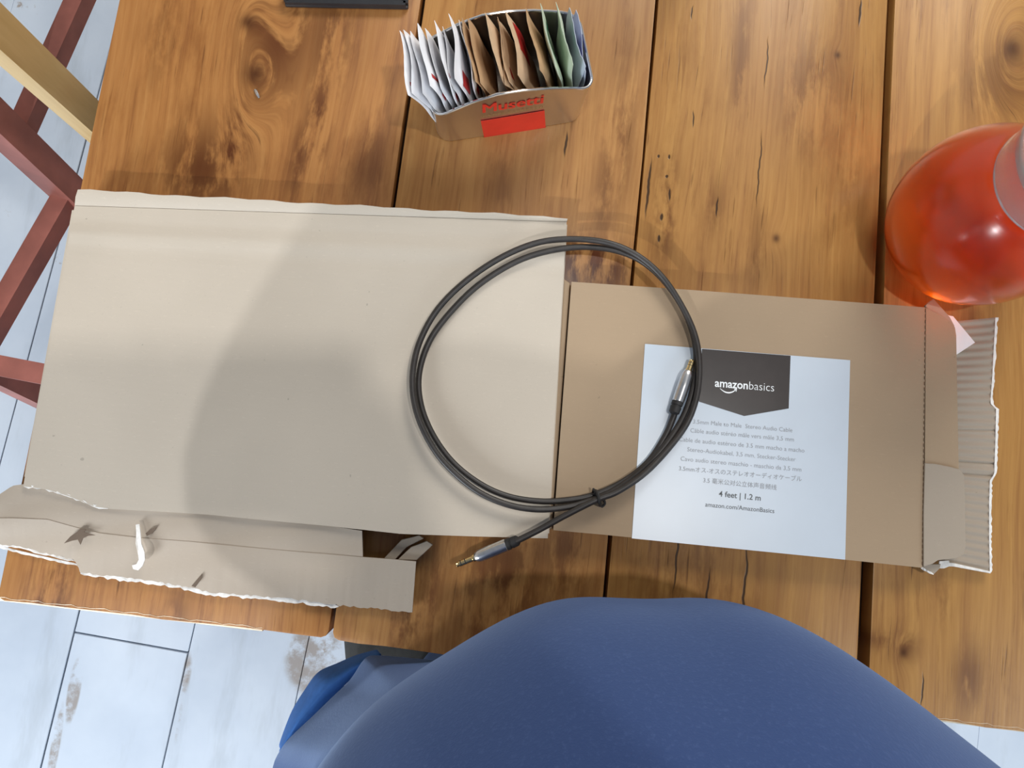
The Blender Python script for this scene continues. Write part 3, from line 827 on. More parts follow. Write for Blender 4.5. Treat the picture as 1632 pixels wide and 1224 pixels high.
# ------------------------------------------------------------------ audio cable
CR = 0.00185
zc = ZT+CR+0.0011
cb = at(880, 620, ZT)
cable = thing('audio_cable', 'coiled black audio cable with gold-tipped metal plugs lying across both cartons', 'cable', (cb.x, cb.y, ZT))
loopA = [(1077, 652), (1072, 668), (1059, 697), (1032, 737), (992, 768), (945, 789), (905, 797), (860, 799), (810, 791), (765, 771), (722, 737), (690, 693), (671, 645), (668, 596), (684, 545), (715, 501), (763, 454), (825, 416), (885, 398), (945, 394), (1000, 405), (1042, 431), (1077, 472), (1099, 515), (1109, 557), (1107, 605), (1093, 655), (1067, 700), (1030, 743), (988, 776), (948, 795)]
loopB = [(905, 808), (855, 812), (805, 803), (755, 779), (706, 735), (676, 688), (660, 640), (658, 592), (670, 542), (699, 491), (745, 446), (803, 408), (860, 386), (918, 381), (972, 388), (1017, 408), (1055, 441), (1085, 485), (1106, 530), (1114, 572), (1112, 622), (1098, 668), (1071, 708), (1030, 752), (985, 783), (950, 797), (900, 822), (860, 844), (822, 863)]
def zz(i, n): return zc
pts = []
for k, (x, y) in enumerate(loopA):
    z = zc+0.0012 if k == 0 else zc
    if 21 <= k <= 26: z = zc+0.0004
    if k >= 26: z = zc+CR*1.2*min(1, (k-25)/2)
    pts.append(at(x, y, z))
nA = len(loopA)
for k, (x, y) in enumerate(loopB):
    z = zc+CR*2.05
    if k == 0: z = zc+CR*1.5
    if 5 < k < 14: z = zc+CR*1.0 if k > 7 else zc+CR*1.9
    if k >= 23: z = zc+CR*3.6
    if k == 26: z = zc+CR*3.0
    if k == 27: z = zc+CR*2.4
    if k == 28: z = zc+CR*2.2
    pts.append(at(x, y, z))
path = catmull(pts, 6)
bm = bmesh.new(); tube(bm, path, CR, 10)
obj('cord', bm, M['rubber'], cable)
def plug(tip, base, boot_end):
    tip, base = Vector(tip), Vector(base)
    d = (tip-base).normalized(); L = (tip-base).length
    bm = bmesh.new(); lathe(bm, [(0.0030, 0.0), (0.0036, 0.0006), (0.0037, 0.010), (0.0036, 0.0172), (0.0028, 0.0195), (0.0024, 0.0200)], base, 14, axis=d)
    pl_ = obj('plug_sleeve', bm, M['steel'], cable); pl_['label'] = 'silver metal plug sleeve'
    bm = bmesh.new(); lathe(bm, [(0.0021, -0.0075), (0.0031, -0.0065), (0.0033, -0.003), (0.0030, -0.0028), (0.0030, -0.002), (0.0034, -0.0018), (0.0034, 0.0003)], base, 14, axis=d)
    obj('strain_relief', bm, M['rubber_matt'], pl_)
    g0 = 0.0195; k = (L-g0)/0.0145
    bm = bmesh.new(); lathe(bm, [(0.0024, g0), (0.0023, g0+.0020*k), (0.00175, g0+.0024*k), (0.00175, g0+.0070*k)], base, 14, axis=d)
    lathe(bm, [(0.00175, g0+.0076*k), (0.00175, g0+.0101*k)], base, 14, axis=d)
    lathe(bm, [(0.00175, g0+.0107*k), (0.00175, g0+.0120*k), (0.0013, g0+.0125*k), (0.0017, g0+.0134*k), (0.0011, g0+.0142*k), (0.0003, g0+.0145*k)], base, 14, axis=d)
    t_ = obj('plug_tip', bm, M['gold'], pl_); t_['label'] = 'gold plated jack tip'
    bm = bmesh.new(); lathe(bm, [(0.00168, g0+.0068*k), (0.00168, g0+.0078*k)], base, 14, axis=d); lathe(bm, [(0.00168, g0+.0099*k), (0.00168, g0+.0109*k)], base, 14, axis=d)
    obj('insulating_ring', bm, M['rubber_matt'], pl_)
plug(at(1103.5, 573, ZL+0.0044), at(1080, 641, ZL+0.0042), None)
plug(at(726, 901, TZ+0.0135), at(808, 868, TZ+0.0190), None)
tie = []
for k in range(15):
    a = 2*math.pi*k/14*1.0
    c = at(952, 793, zc+CR*1.9)
    dirn = (at(990, 775, zc)-at(915, 806, zc)).normalized(); side = Vector((-dirn.y, dirn.x, 0))
    tie.append(c+side*math.cos(a)*0.0046+Vector((0, 0, 1))*math.sin(a)*0.0056+dirn*0.0006*math.sin(a*2))
tie += [at(957, 806, zc+CR), at(964, 803, zc+CR*0.6), at(962, 796, zc+CR*1.2)]
bm = bmesh.new(); tube(bm, catmull(tie, 3), 0.0008, 6); o = obj('cable_tie', bm, M['rubber_matt'], cable); o['label'] = 'thin black twist tie around the bundle'

# ------------------------------------------------------------------ metal tin with sachets
tl, tr = at(700, 229, TZ), at(927, 193, TZ)
tx = (tr-tl).normalized(); tyv = Vector((-tx.y, tx.x, 0)); TL = (tr-tl).length
rW = (at(915, 17, TZ+0.042)-at(940, 132, TZ+0.042)); TW = abs(rW.dot(tyv))
t_org = tl+tx*TL*0.5+tyv*TW*0.5
tin = thing('metal_tin', 'small silver open tin with arched rim and red coffee logo', 'tin', t_org)
def rimh(s):
    K = [(-0.05, .036), (0.0, .0355), (0.05, .038), (0.12, .0425), (0.25, .0495), (0.4, .0545), (0.55, .0545), (0.7, .052), (0.85, .0475), (0.95, .0435), (1.0, .042), (1.05, .042)]
    for (a, b), (c, d) in zip(K, K[1:]):
        if a <= s <= c:
            k = (s-a)/(c-a); k = k*k*(3-2*k) if False else k
            return b+(d-b)*k
    return K[-1][1]
def rrect(L, W, r, inset=0.0, n=6, nl=16):
    pts = []
    L2, W2 = L/2-inset, W/2-inset; r = max(r-inset, 0.0005)
    cs = [(L2-r, -W2+r, -90), (L2-r, W2-r, 0), (-L2+r, W2-r, 90), (-L2+r, -W2+r, 180)]
    for ci, (cx, cy, a0) in enumerate(cs):
        for k in range(n+1):
            a = math.radians(a0+90*k/n); pts.append((cx+r*math.cos(a), cy+r*math.sin(a)))
        nx_ = cs[(ci+1) % 4]; a1 = math.radians(nx_[2]); q = (nx_[0]+r*math.cos(a1), nx_[1]+r*math.sin(a1)); p = pts[-1]
        m = nl if ci in (1, 3) else 4
        for k in range(1, m): pts.append((p[0]+(q[0]-p[0])*k/m, p[1]+(q[1]-p[1])*k/m))
    return pts
RC = 0.0085
def tin_pt(lx, ly, z, flare=0.0):
    k = 1+flare*z
    return t_org+tx*lx*k+tyv*ly*k+Vector((0, 0, z))
outer = rrect(TL, TW, RC); inner = rrect(TL, TW, RC, 0.0007)
FL = 1.2
def ring(pts, zf): return [tin_pt(x, y, zf(x), FL) for (x, y) in pts]
hf = lambda x: rimh(x/TL+0.5)
bm = bmesh.new()
loft(bm, [ring(rrect(TL, TW, RC, 0.0012), lambda x: 0.0001), ring(outer, lambda x: 0.0012), ring(outer, lambda x: hf(x)*0.5), ring(outer, lambda x: hf(x)),
          ring(inner, lambda x: hf(x)), ring(inner, lambda x: hf(x)*0.5), ring(inner, lambda x: 0.0012)])
obj('tin_body', bm, M['tin'], tin)
bm = bmesh.new(); tube(bm, ring(rrect(TL, TW, RC, 0.0003), lambda x: hf(x)), 0.00085, 8, closed=True)
obj('rolled_rim', bm, M['rim'], tin)
# print on the front wall
fw_p = tin_pt(0, -TW/2, 0.0)-tyv*0.0
fw_q = tin_pt(0, -TW/2, 0.04, FL)
fn = tx.cross((fw_q-fw_p).normalized()).normalized()
if fn.dot(-tyv) < 0: fn = -fn
off = fn*0.0004
def onwall(x, y): return at_plane(x, y, fw_p, fn)+off
bm = bmesh.new(); prism(bm, [onwall(*p) for p in ((766, 192), (867.5, 175.2), (869.5, 203), (771.5, 218.5))], 0.0002, fn)
tag(obj('printed_panel', bm, M['red_ink'], tin, False), 'red rectangle print')
upw = (fw_q-fw_p).normalized()
place_text('printed_text', 'Musetti', onwall(769, 179), onwall(864, 163.5), upw, M['red_ink'], tin, 0.0, hscale=1.25, bold=0.0006)
place_text('printed_text', 'CAFFE ESPRESSO', onwall(768, 186.5), onwall(865, 170.8), upw, M['gold_ink'], tin, 0.0, spacing=1.5, hscale=1.1)

SW = TW*0.86
def proj(P):
    v = ROT.transposed() @ (Vector(P)-CPOS)
    return 816+F*v.x/(-v.z), 612-F*v.y/(-v.z)
def solve_s(px, lean, hgt, dy, smin, smax):
    """position along the tin (and lean) that brings the far top corner over a measured place"""
    def f(s, ln):
        a = math.radians(ln)
        b = tin_pt((s-0.5)*TL*0.93, dy+SW*0.47, 0.0016)
        return proj(b-tx*math.sin(a)*hgt+Vector((0, 0, math.cos(a)*hgt)))[0]
    s = 0.5
    for _ in range(6):
        s += (px-f(s, lean))/(f(s+0.1, lean)-f(s, lean))*0.1
    s = min(max(s, smin), smax)
    lo_, hi_ = -12.0, 38.0
    for _ in range(30):
        md = (lo_+hi_)/2
        if f(s, md) > px: lo_ = md
        else: hi_ = md
    return s, (lo_+hi_)/2
def sachet(name, kind, label, s, lean, hgt, mat, bend, dy, tw, seed, marks):
    """paper sachet standing across the tin: s along the tin (0..1), lean in degrees to the left"""
    rnd = random.Random(seed)
    base = tin_pt((s-0.5)*TL*0.93, dy, 0.0016)
    root = thing(name, label, 'sachet', base, kind)
    ux = (Matrix.Rotation(math.radians(tw), 3, 'Z') @ tx); uy = Vector((-ux.y, ux.x, 0)); upz = Vector((0, 0, 1))
    wd = SW*rnd.uniform(0.92, 1.0); n, m = 14, 10; th = rnd.uniform(0.0009, 0.0014) if mat != M['sugar_blue'] else 0.0005
    def pos(i, j, side):
        a = i/n; b = j/m
        # centre sheet
        ang = math.radians(lean + bend*(a-0.4))
        x = -math.sin(ang)*hgt*a; z = math.cos(ang)*hgt*a
        y = (b-0.5)*wd
        seal = min(1, max(0, min(a, 1-a)/0.13)); sd = min(1, max(0, min(b, 1-b)/0.12))
        puff = th*(seal*sd)**0.5*(0.5+0.7*math.sin(math.pi*a)) + 0.00012
        wob = 0.0007*math.sin(b*6+seed)*a + 0.0006*math.sin(a*9+b*4+seed*2)
        zig = 0.0005*(1 if j % 2 else -1) if i == n else 0
        # loose corners curl
        x += -0.002*a*a*(b-0.5)*math.sin(seed)
        nx = math.cos(ang); nz = math.sin(ang)
        q = (x+nx*(side*puff+wob), y, z+nz*(side*puff+wob)+zig)
        return base+ux*q[0]+uy*q[1]+upz*max(q[2], 0.0)
    bm = bmesh.new()
    Fv = [[bm.verts.new(pos(i, j, 1)) for j in range(m+1)] for i in range(n+1)]
    Bv = [[bm.verts.new(pos(i, j, -1)) for j in range(m+1)] for i in range(n+1)]
    for i in range(n):
        for j in range(m):
            bm.faces.new((Fv[i][j], Fv[i][j+1], Fv[i+1][j+1], Fv[i+1][j])); bm.faces.new((Bv[i][j], Bv[i+1][j], Bv[i+1][j+1], Bv[i][j+1]))
        bm.faces.new((Fv[i][0], Fv[i+1][0], Bv[i+1][0], Bv[i][0])); bm.faces.new((Fv[i][m], Bv[i][m], Bv[i+1][m], Fv[i+1][m]))
    for j in range(m):
        bm.faces.new((Fv[n][j], Fv[n][j+1], Bv[n][j+1], Bv[n][j])); bm.faces.new((Fv[0][j], Bv[0][j], Bv[0][j+1], Fv[0][j+1]))
    obj('packet', bm, mat, root)
    # flat print patches following the front sheet
    for (a0, a1, b0, b1, mk) in marks:
        bm = bmesh.new(); na, nb = 8, 6
        G = []
        for p in range(na+1):
            r = []
            for q in range(nb+1):
                i = (a0+(a1-a0)*p/na)*n; j = (b0+(b1-b0)*q/nb)*m
                c = pos(i, j, 1); e = pos(i, j, -1); dd = (c-e)
                r.append(bm.verts.new(c+dd.normalized()*0.00016))
            G.append(r)
        for p in range(na):
            for q in range(nb): bm.faces.new((G[p][q], G[p][q+1], G[p+1][q+1], G[p+1][q]))
        obj('print', bm, M[mk], root)
    return root
W_ = 'white sugar sachets'; B_ = 'brown sugar sachets'; G_ = 'green sweetener sachets'; U_ = 'blue sachets'
red1 = [(0.62, 0.74, 0.05, 0.24, 'red_dark'), (0.74, 0.93, 0.18, 0.25, 'red_dark')]
ordn = ['leftmost', 'second', 'third', 'fourth', 'fifth', 'sixth', 'seventh', 'eighth', 'ninth']
PR1 = [(0.30, 0.88, 0.14, 0.74, 'red_dark')]
WL = lambda k: 'leftmost white sugar sachet leaning out over the low end of the tin' if k == 0 else ('white sugar sachet pressed against the first brown one, last of the white row' if k == 8 else '%s white sugar sachet from the left end of the tin' % ordn[k])
ROW = [(642, 9, .062, 4, 'sugar_white', red1), (648, 9, .061, 3, 'sugar_white', []), (659, 9, .060, 2, 'sugar_white', []), (673, 8, .067, 4, 'sugar_white', red1), (683, 8, .060, 2, 'sugar_white', []), (700, 8, .065, 3, 'sugar_white', red1), (708, 7, .060, 2, 'sugar_white', []), (721, 7, .068, 4, 'sugar_white', [(0.62, 0.80, 0.05, 0.30, 'red_dark')]), (736, 7, .061, 1, 'sugar_white', red1),
       (746, 12, .064, 5, 'sugar_brown', PR1), (756, 9, .063, 6, 'sugar_brown', []), (778, 15, .067, 2, 'sugar_tan', []), (797, 12, .060, 3, 'sugar_tan', PR1), (806, 14, .060, 9, 'sugar_tan', []), (813, 16, .067, 3, 'sugar_tan', [(0.55, 0.9, 0.45, 0.9, 'red_dark')]), (845, 15, .066, 3, 'sugar_brown', []),
       (868, 16, .066, 3, 'sugar_green', [(0.03, 0.42, 0.02, 0.40, 'sugar_yellow')]+[(0.72, 0.86, b, b+0.075, 'ink_green') for b in (0.30, 0.40, 0.50, 0.60, 0.70, 0.80)]), (894, 14, .064, 3, 'sugar_green', [(0.05, 0.3, 0.03, 0.4, 'sugar_yellow')]+[(0.72, 0.86, b, b+0.075, 'ink_green') for b in (0.35, 0.46, 0.57, 0.68, 0.79)]), (911, 4, .056, 1, 'sugar_blue', [(0.3, 0.95, 0.08, 0.6, 'ink_blue')]), (917, 0, .052, 0, 'sugar_blue', [(0.3, 0.7, 0.2, 0.45, 'ink_blue'), (0.75, 0.9, 0.5, 0.8, 'ink_blue')])]
BL = ['first brown sugar sachet right of the white ones, with red panel', 'second brown sugar sachet from the white ones, dark kraft', 'pale tan sugar sachet with a plain broad face mid tin', 'tan sugar sachet with red panel, right of the plain broad one', 'short crumpled tan sugar sachet mid tin', 'tan sugar sachet with a small red panel near the far rim', 'dark brown sugar sachet just left of the pale green ones']
SL = ['pale green sachet with green lettering, left one of the two', 'pale green sachet with green lettering, right one next to the blue ones', 'dark blue and white sachet second from the right end of the tin', 'rightmost blue and white sachet against the tin end']
sprev = 0.0
rs = random.Random(11)
for k, (px, ln, hg, bd, mt, mk) in enumerate(ROW):
    dy = rs.uniform(-.0012, .0012)
    s_, ln = solve_s(px, ln, hg, dy, sprev+(0.029 if k < 9 else 0.030 if k < 16 else 0.022), 0.985-0.023*(19-k)); sprev = s_
    lab = WL(k) if k < 9 else (BL[k-9] if k < 16 else SL[k-16])
    sachet('sugar_sachet' if k < 16 else 'sweetener_sachet', W_ if k < 9 else B_ if k < 16 else G_ if k < 18 else U_, lab, s_, ln, hg, M[mt], bd, dy, rs.uniform(-1.0, 2.2), 10+k, mk)

# ------------------------------------------------------------------ amber glass jug at the right
def amber():
    t = NT('amber_red_glass')
    n = t.noise(t.coord(), 14.0, 3)
    t.set(Base_Color=t.ramp(n, [(0.3, (1.0, 0.115, 0.005)), (0.7, (1.0, 0.165, 0.008))]), Roughness=0.22, Transmission_Weight=0.88, IOR=1.36, Coat_Weight=0.9, Coat_Roughness=0.20)
    return t.m
M['amber'] = amber()
t = NT('clear_glass'); t.set(Base_Color=(0.95, 0.94, 0.96), Roughness=0.09, Transmission_Weight=0.86, IOR=1.45); M['glass'] = t.m
jc = at(1585, 338, TZ+0.050); jc = Vector((jc.x, jc.y, TZ))
jug = thing('glass_jug', 'round orange red glass jug with a clear glass lip at the right edge', 'jug', jc)
bm = bmesh.new()
prof = [(0.0, 0.0006), (0.030, 0.0006), (0.036, 0.002), (0.044, 0.010), (0.0492, 0.024), (0.0515, 0.040), (0.0500, 0.056), (0.045, 0.070), (0.038, 0.081), (0.031, 0.089), (0.028, 0.095)]
prof = [(v.x, v.y) for v in catmull([Vector((a, b, 0)) for a, b in prof], 4)]
lathe(bm, prof, jc, 64)
tag(obj('jug_body', bm, M['amber'], jug), 'orange red glass belly')
bm = bmesh.new()
pr = [(0.0282, 0.0952), (0.0285, 0.105), (0.031, 0.116), (0.035, 0.124), (0.0375, 0.128), (0.0385, 0.1265), (0.0375, 0.123), (0.034, 0.114), (0.0318, 0.104), (0.0312, 0.0952)]
lathe(bm, [(v.x, v.y) for v in catmull([Vector((a, b, 0)) for a, b in pr+pr[:1]], 4)], jc, 64, cap=False)
tag(obj('jug_lip', bm, M['glass'], jug), 'clear flared glass lip')

# ------------------------------------------------------------------ black slim tray at the far edge
tp = [at(452, 4, TZ+0.006), at(650, 8, TZ+0.006)]
dx_ = (tp[1]-tp[0]).normalized(); dy_ = Vector((-dx_.y, dx_.x, 0)); wlen = (tp[1]-tp[0]).length
tc = tp[0]+dx_*wlen/2+dy_*0.045; tc = Vector((tc.x, tc.y, TZ))
tray = thing('black_tray', 'flat black tray lying at the far side of the table', 'tray', tc)
bm = bmesh.new(); prism(bm, [Vector((tc.x, tc.y, TZ+0.0035))+dx_*a*wlen/2+dy_*b*0.045 for a, b in ((-1, -1), (1, -1), (1, 1), (-1, 1))], 0.003); bev(bm, 0.0008)
obj('tray_base', bm, M['black_plastic'], tray)
bm = bmesh.new()
c4 = [Vector((tc.x, tc.y, TZ+0.0048))+dx_*a*(wlen/2-0.0015)+dy_*b*(0.045-0.0015) for a, b in ((-1, -1), (1, -1), (1, 1), (-1, 1))]
for i in range(4): beam(bm, c4[i], c4[(i+1) % 4], 0.003, 0.0026)
obj('raised_rim', bm, M['black_plastic'], tray)

# ------------------------------------------------------------------ the seated person in the blue jumper
def jumper():
    t = NT('blue_fleece'); c = t.coord()
    n1 = t.noise(c, 7.0, 4); n2 = t.noise(c, 520.0, 3, 0.7)
    col = t.ramp(n1, [(0.3, (0.032, 0.064, 0.185)), (0.7, (0.040, 0.077, 0.212))])
    col = t.mix(t.math('MULTIPLY', t.step(n2, 0.5, 0.75), 0.35), col, (0.075, 0.125, 0.29))
    t.set(Base_Color=col, Roughness=0.9, Specular_IOR_Level=0.2, Sheen_Weight=0.35, Sheen_Roughness=0.5, Sheen_Tint=(0.5, 0.68, 1.0))
    t.bump(n2, 0.3, 0.0008)
    return t.m
M['jumper'] = jumper()
M['under'] = plain('bright_blue_cloth', (0.035, 0.15, 0.46), 0.8, var=0.1, scale=200)
BC = Vector((0.115, -0.30, 0))
pc = Vector((BC.x, BC.y-0.06, 0.452))
person = thing('person', 'person in a dark blue fleece jumper sitting at the near side of the table', 'person', pc)
front_px = [(480, 1262), (500, 1228), (521, 1196), (552, 1163), (587, 1134), (620, 1111), (654, 1089), (712, 1053), (752, 1027), (800, 1000), (850, 976), (880, 965), (910, 958), (955, 957), (1005, 961), (1060, 966), (1110, 961), (1155, 957), (1200, 963), (1250, 981), (1290, 1000), (1350, 1038), (1400, 1073), (1460, 1119), (1520, 1166), (1570, 1204), (1632, 1256)]
ZBELLY = 0.86
fr = [at(x, y, ZBELLY) for x, y in front_px]
NB = 72
def polar(pts):
    lst = sorted([(math.atan2(p.y-BC.y, p.x-BC.x), (p.xy-BC.xy).length) for p in pts])
    return lst
PL = polar(fr)
def rad(a):
    while a > math.pi: a -= 2*math.pi
    while a < -math.pi: a += 2*math.pi
    A0, R0 = PL[0]; A1, R1 = PL[-1]
    if A0 <= a <= A1:
        for (p, q), (r, s) in zip(PL, PL[1:]):
            if p <= a <= r: return q+(s-q)*(a-p)/(r-p)
    # back of the body: blend to an ellipse
    da = (a-A1) % (2*math.pi); tot = (A0-A1) % (2*math.pi); k = da/tot
    edge = R1+(R0-R1)*(k*k*(3-2*k))
    return edge*(1-math.sin(math.pi*k))+0.17*math.sin(math.pi*k)
edge_y = lambda x: line_pt(x)
def line_pt(x):
    a, b = at(-4, 956), at(1850, 1194); k = (x-a.x)/(b.x-a.x); return a.y+(b.y-a.y)*k
def bring(z, s, cx=0.0, cy=0.0, clip=None, extra=None):
    out = []
    for k in range(NB):
        a = 2*math.pi*k/NB - math.pi
        r = rad(a)*s
        p = Vector((BC.x+cx+r*math.cos(a), BC.y+cy+r*math.sin(a), z))
        if extra: p += extra(a)
        if clip is not None:
            lim = line_pt(p.x)-clip
            if p.y > lim: p.y = lim-(p.y-lim)*0.02
        out.append(p)
    return out
def hipx(a):
    # left hip drape: pushes the lower jumper out to the traced hem
    g = math.exp(-((a-2.55)/0.5)**2)
    return Vector((0.02*g, -0.02*g, 0))
rings = [bring(0.475, 0.80, 0, -.02, 0.03, hipx), bring(0.53, 0.90, 0, -.01, 0.016, hipx), bring(0.60, 0.98, 0, 0, 0.010, hipx), bring(0.655, 0.97, 0, 0, 0.010, lambda a: hipx(a)*0.8),
         bring(0.70, 0.92, 0, 0, 0.010, lambda a: hipx(a)*0.3), bring(0.745, 0.93, 0, 0, 0.008), bring(0.775, 0.95, 0, 0, 0.0), bring(0.80, 0.975, 0, 0), bring(0.83, 0.993), bring(0.86, 1.0), bring(0.885, 0.99), bring(0.915, 0.965, 0, -.003), bring(0.95, 0.925, 0, -.008),
         bring(0.99, 0.87, 0, -.016), bring(1.03, 0.82, 0, -.03), bring(1.07, 0.74, 0, -.045), bring(1.10, 0.60, 0, -.055), bring(1.12, 0.40, 0, -.06), bring(1.128, 0.27, 0, -.06)]
bm = bmesh.new(); loft(bm, rings)
jo = obj('jumper', bm, M['jumper'], person)
sub = jo.modifiers.new('sub', 'SUBSURF'); sub.levels = 1; sub.render_levels = 2

def patch(name, inner, outer, zf, mat, n=40, m=14, thick=0.004):
    """cloth band between two outlines; zf(s, t) gives its height"""
    def samp(pl, s):
        L = [0]
        for (a, b) in zip(pl, pl[1:]): L.append(L[-1]+math.hypot(b[0]-a[0], b[1]-a[1]))
        d = s*L[-1]
        for i in range(len(pl)-1):
            if d <= L[i+1]+1e-6:
                k = (d-L[i])/(L[i+1]-L[i]); return (pl[i][0]+(pl[i+1][0]-pl[i][0])*k, pl[i][1]+(pl[i+1][1]-pl[i][1])*k)
        return pl[-1]
    sm = lambda pl: [(v.x, v.y) for v in catmull([Vector((a, b, 0)) for a, b in pl], 6)]
    inner, outer = sm(inner), sm(outer)
    bm = bmesh.new(); T = []
    for i in range(n+1):
        s_ = i/n; a = samp(inner, s_); b = samp(outer, s_); row = []
        for j in range(m+1):
            t = j/m; row.append(bm.verts.new(at(a[0]+(b[0]-a[0])*t, a[1]+(b[1]-a[1])*t, zf(s_, t))))
        T.append(row)
    for i in range(n):
        for j in range(m): bm.faces.new((T[i][j], T[i+1][j], T[i+1][j+1], T[i][j+1]))
    o = obj(name, bm, mat, person)
    so = o.modifiers.new('thick', 'SOLIDIFY'); so.thickness = thick; so.offset = -1.0
    ss = o.modifiers.new('sub', 'SUBSURF'); ss.levels = 1; ss.render_levels = 1
    return o
hem_in = [(748, 1041), (712, 1066), (660, 1100), (600, 1142), (545, 1195), (515, 1245), (500, 1300)]
hem_out = [(722, 1056), (650, 1047), (590, 1042), (577, 1050), (556, 1082), (532, 1105), (497, 1139), (458, 1176), (442, 1198), (431, 1226), (420, 1300)]
patch('jumper_hem', hem_in, hem_out, lambda s, t: (0.80+0.025*min(1, s*4))-(0.10+0.025*min(1, s*4))*t**1.3-0.03*s*t+0.004*math.sin(t*7+s*2)*math.sin(math.pi*t), M['jumper'])
o = patch('shirt_hem', [(610, 1048), (570, 1075), (535, 1110), (500, 1146), (465, 1182), (450, 1205)], [(602, 1033), (565, 1043), (537, 1055), (506, 1069), (484, 1098), (464, 1131), (449, 1170), (443, 1190)], lambda s, t: 0.655-0.02*t*t+0.012*math.sin(math.pi*t), M['under'], 30, 8, 0.003)
o['label'] = 'bright blue shirt edge showing below the jumper'

def skin(name, chains, mat, parent, root=0, lv=2):
    """chains: list of lists of (pos, radius); first point equal to an existing one joins to it"""
    V = []; E = []; R = []
    def vid(p, r):
        for i, q in enumerate(V):
            if (q-p).length < 1e-5: return i
        V.append(Vector(p)); R.append(r); return len(V)-1
    for ch in chains:
        prev = None
        for p, r in ch:
            i = vid(Vector(p), r)
            if prev is not None: E.append((prev, i))
            prev = i
    me = bpy.data.meshes.new(name); org = ORG[parent.name]
    me.from_pydata([v-org for v in V], E, [])
    o = bpy.data.objects.new(name, me); COL.objects.link(o); o.parent = parent; ORG[o.name] = org
    mo = o.modifiers.new('skin', 'SKIN'); mo.use_smooth_shade = True
    for i, r in enumerate(R):
        rr = r if isinstance(r, tuple) else (r, r)
        me.skin_vertices[0].data[i].radius = rr
    me.skin_vertices[0].data[root].use_root = True
    s_ = o.modifiers.new('sub', 'SUBSURF'); s_.levels = lv; s_.render_levels = lv
    bpy.context.view_layer.update()
    ev_ = o.evaluated_get(bpy.context.evaluated_depsgraph_get())
    m2 = bpy.data.meshes.new_from_object(ev_); m2.name = name
    o.modifiers.clear(); o.data = m2; m2.materials.clear(); m2.materials.append(mat)
    for p in m2.polygons: p.use_smooth = True
    return o
bx, by = BC.x, BC.y-0.06
pel = Vector((bx, by, 0.55))
neck = Vector((bx, by+0.01, 1.13)); hd = Vector((bx-0.01, by+0.05, 1.22)); ht = Vector((bx-0.01, by+0.055, 1.30))
chest = Vector((bx, by, 1.02)); belly = Vector((bx, by+0.02, 0.80))
chains = [[(pel, 0.10), (belly, 0.11), (chest, 0.10), (neck, 0.055), (hd, 0.075), (ht, 0.07)]]
hands = []
for s in (-1, 1):
    sh = Vector((bx+s*0.165, by, 1.06)); el = Vector((bx*0.6+(0.235 if s > 0 else -0.293), by+0.14, 1.04 if s > 0 else 0.975)); wr = Vector((s*0.105, -0.085, 1.225))
    chains.append([(chest, 0.10), (sh, 0.055), (el, 0.042), (wr, 0.027)])
    palm = Vector((s*0.100, -0.035, 1.243)); chains.append([(wr, 0.027), (palm, (0.020, 0.034))])
    for k in range(4):
        b0_ = Vector((s*(0.100-0.002*k), -0.030+0.018*k-0.01, 1.250)); ln = [0.040, 0.045, 0.042, 0.034][k]
        b1_ = b0_+Vector((-s*ln*0.35, 0.006, 0.004)); b2_ = b1_+Vector((-s*ln*0.5, 0.002, -0.002)); b3_ = b2_+Vector((-s*ln*0.35, 0, -0.005))
        chains.append([(palm, (0.020, 0.034)), (b0_, 0.009), (b1_, 0.0085), (b2_, 0.008), (b3_, 0.007)])
    t0 = palm+Vector((-s*0.012, -0.028, -0.001)); t1 = t0+Vector((-s*0.022, -0.004, 0.006)); t2 = t1+Vector((-s*0.02, 0.004, 0.006))
    chains.append([(palm, (0.020, 0.034)), (t0, 0.011), (t1, 0.010), (t2, 0.0085)])
body = skin('body', chains, M['skin'], person)
# sleeves follow the arms
for s in (-1, 1):
    sh = Vector((bx+s*0.150, by, 1.055)); el = Vector((bx*0.6+(0.235 if s > 0 else -0.293), by+0.14, 1.04 if s > 0 else 0.975)); wr = Vector((s*0.112, -0.100, 1.215))
    skin('sleeve', [[(Vector((bx+s*0.06, by, 1.04)), 0.085), (sh, 0.075), (sh.lerp(el, 0.5), 0.063), (el, 0.056), (el.lerp(wr, 0.5), 0.047), (wr, 0.037)]], M['jumper'], person)
# face and hair
fc = hd+Vector((0, 0.075, 0.035))
bm = bmesh.new(); bmesh.ops.create_uvsphere(bm, u_segments=20, v_segments=12, radius=0.088)
for v in bm.verts:
    v.co = Vector((v.co.x*0.92, v.co.y*1.05, v.co.z*1.1))+hd+Vector((0, -0.018, 0.062))
    if v.co.z < hd.z+0.055 and v.co.y > hd.y+0.01: v.co.y = hd.y+0.01
tag(obj('hair', bm, M['hair'], person), 'short dark hair')
for s in (-1, 1):
    bm = bmesh.new(); bmesh.ops.create_uvsphere(bm, u_segments=10, v_segments=8, radius=0.0105)
    for v in bm.verts: v.co += hd+Vector((s*0.027, 0.0605, 0.030))
    ey = obj('eye', bm, M['ink_white'], person)
    bm = bmesh.new(); lathe(bm, [(0.0048, 0.0), (0.0046, 0.0008), (0.002, 0.0012)], hd+Vector((s*0.027, 0.0702, 0.029)), 14, axis=(0, 1, 0)); obj('iris', bm, M['hair'], ey)
bm = bmesh.new(); beam(bm, hd+Vector((0, 0.070, 0.030)), hd+Vector((0, 0.092, 0.000)), 0.018, 0.016); bev(bm, 0.005, 2); obj('nose', bm, M['skin'], person)
bm = bmesh.new(); beam(bm, hd+Vector((-0.022, 0.074, -0.024)), hd+Vector((0.022, 0.074, -0.024)), 0.010, 0.010); bev(bm, 0.003, 2); obj('mouth', bm, M['red_dark'], person)
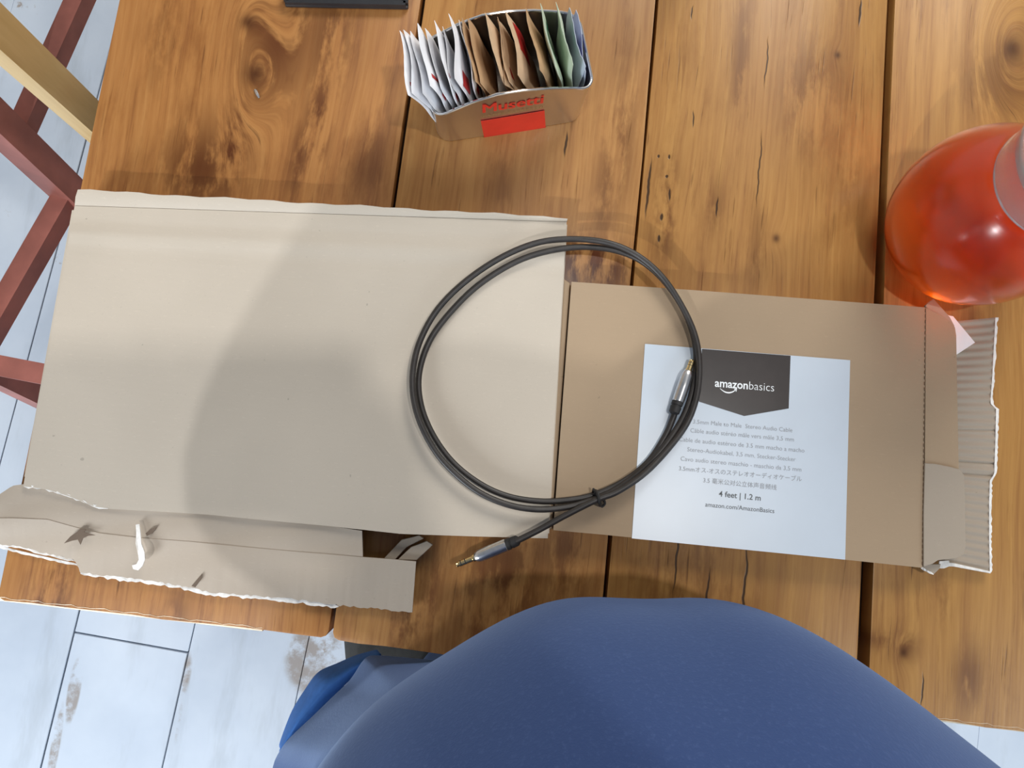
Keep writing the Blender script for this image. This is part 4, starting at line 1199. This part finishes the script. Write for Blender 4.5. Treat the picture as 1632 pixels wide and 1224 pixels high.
# trousers and shoes
for s in (-1, 1):
    hipj = Vector((bx+s*0.085, by, 0.545)); kn = Vector((bx+(0.12 if s > 0 else -0.20), 0.04, 0.53)); an = Vector((bx+(0.11 if s > 0 else -0.17), 0.03, 0.10))
    skin('trouser_leg', [[(Vector((bx+s*0.05, by-0.03, 0.545)), 0.085), (hipj, 0.085), (hipj.lerp(kn, 0.5), 0.076), (kn, 0.062), (kn.lerp(an, 0.5), 0.055), (an, 0.048)]], M['trouser'], person)
    skin('shoe', [[(an+Vector((0, -0.03, -0.055)), (0.036, 0.036)), (an+Vector((0, 0.05, -0.060)), (0.040, 0.036)), (an+Vector((0, 0.15, -0.068)), (0.040, 0.026))]], M['black_plastic'], person)
stool = thing('stool', 'plain wooden stool under the person in the blue jumper', 'stool', (bx, by-0.02, 0))
bm = bmesh.new(); lathe(bm, [(0.13, 0.425), (0.150, 0.430), (0.152, 0.445), (0.145, 0.452)], (bx, by-0.02, 0), 36); obj('seat', bm, M['stool'], stool)
for sx_ in (-1, 1):
    for sy_ in (-1, 1):
        bm = bmesh.new(); beam(bm, (bx+sx_*0.08, by-0.02+sy_*0.08, 0.43), (bx+sx_*0.13, by-0.02+sy_*0.13, 0), 0.032, 0.032, taper=0.8); bev(bm, 0.003); obj('leg', bm, M['stool'], stool)
# phone the picture is taken with
ph = thing('phone', 'black phone held level above the table by the seated person', 'phone', (0.0, 0.0, CZ+0.012))
bm = bmesh.new()
def ph_pt(x, y, z): return CPOS + ROT @ Vector((x, y, z))
prism(bm, [ph_pt(*(p), 0.0085) for p in rrect(0.160, 0.075, 0.010, 0, 5, 3)], 0.0075, ROT @ Vector((0, 0, 1)))
bev(bm, 0.0012, 2, 50)
obj('phone_body', bm, M['black_plastic'], ph)
bm = bmesh.new(); lathe(bm, [(0.008, 0), (0.008, 0.0012), (0.0055, 0.0012), (0.005, 0.0002)], ph_pt(0, 0, 0.0083), 24, axis=ROT @ Vector((0, 0, -1)))
obj('lens_ring', bm, M['steel'], ph)
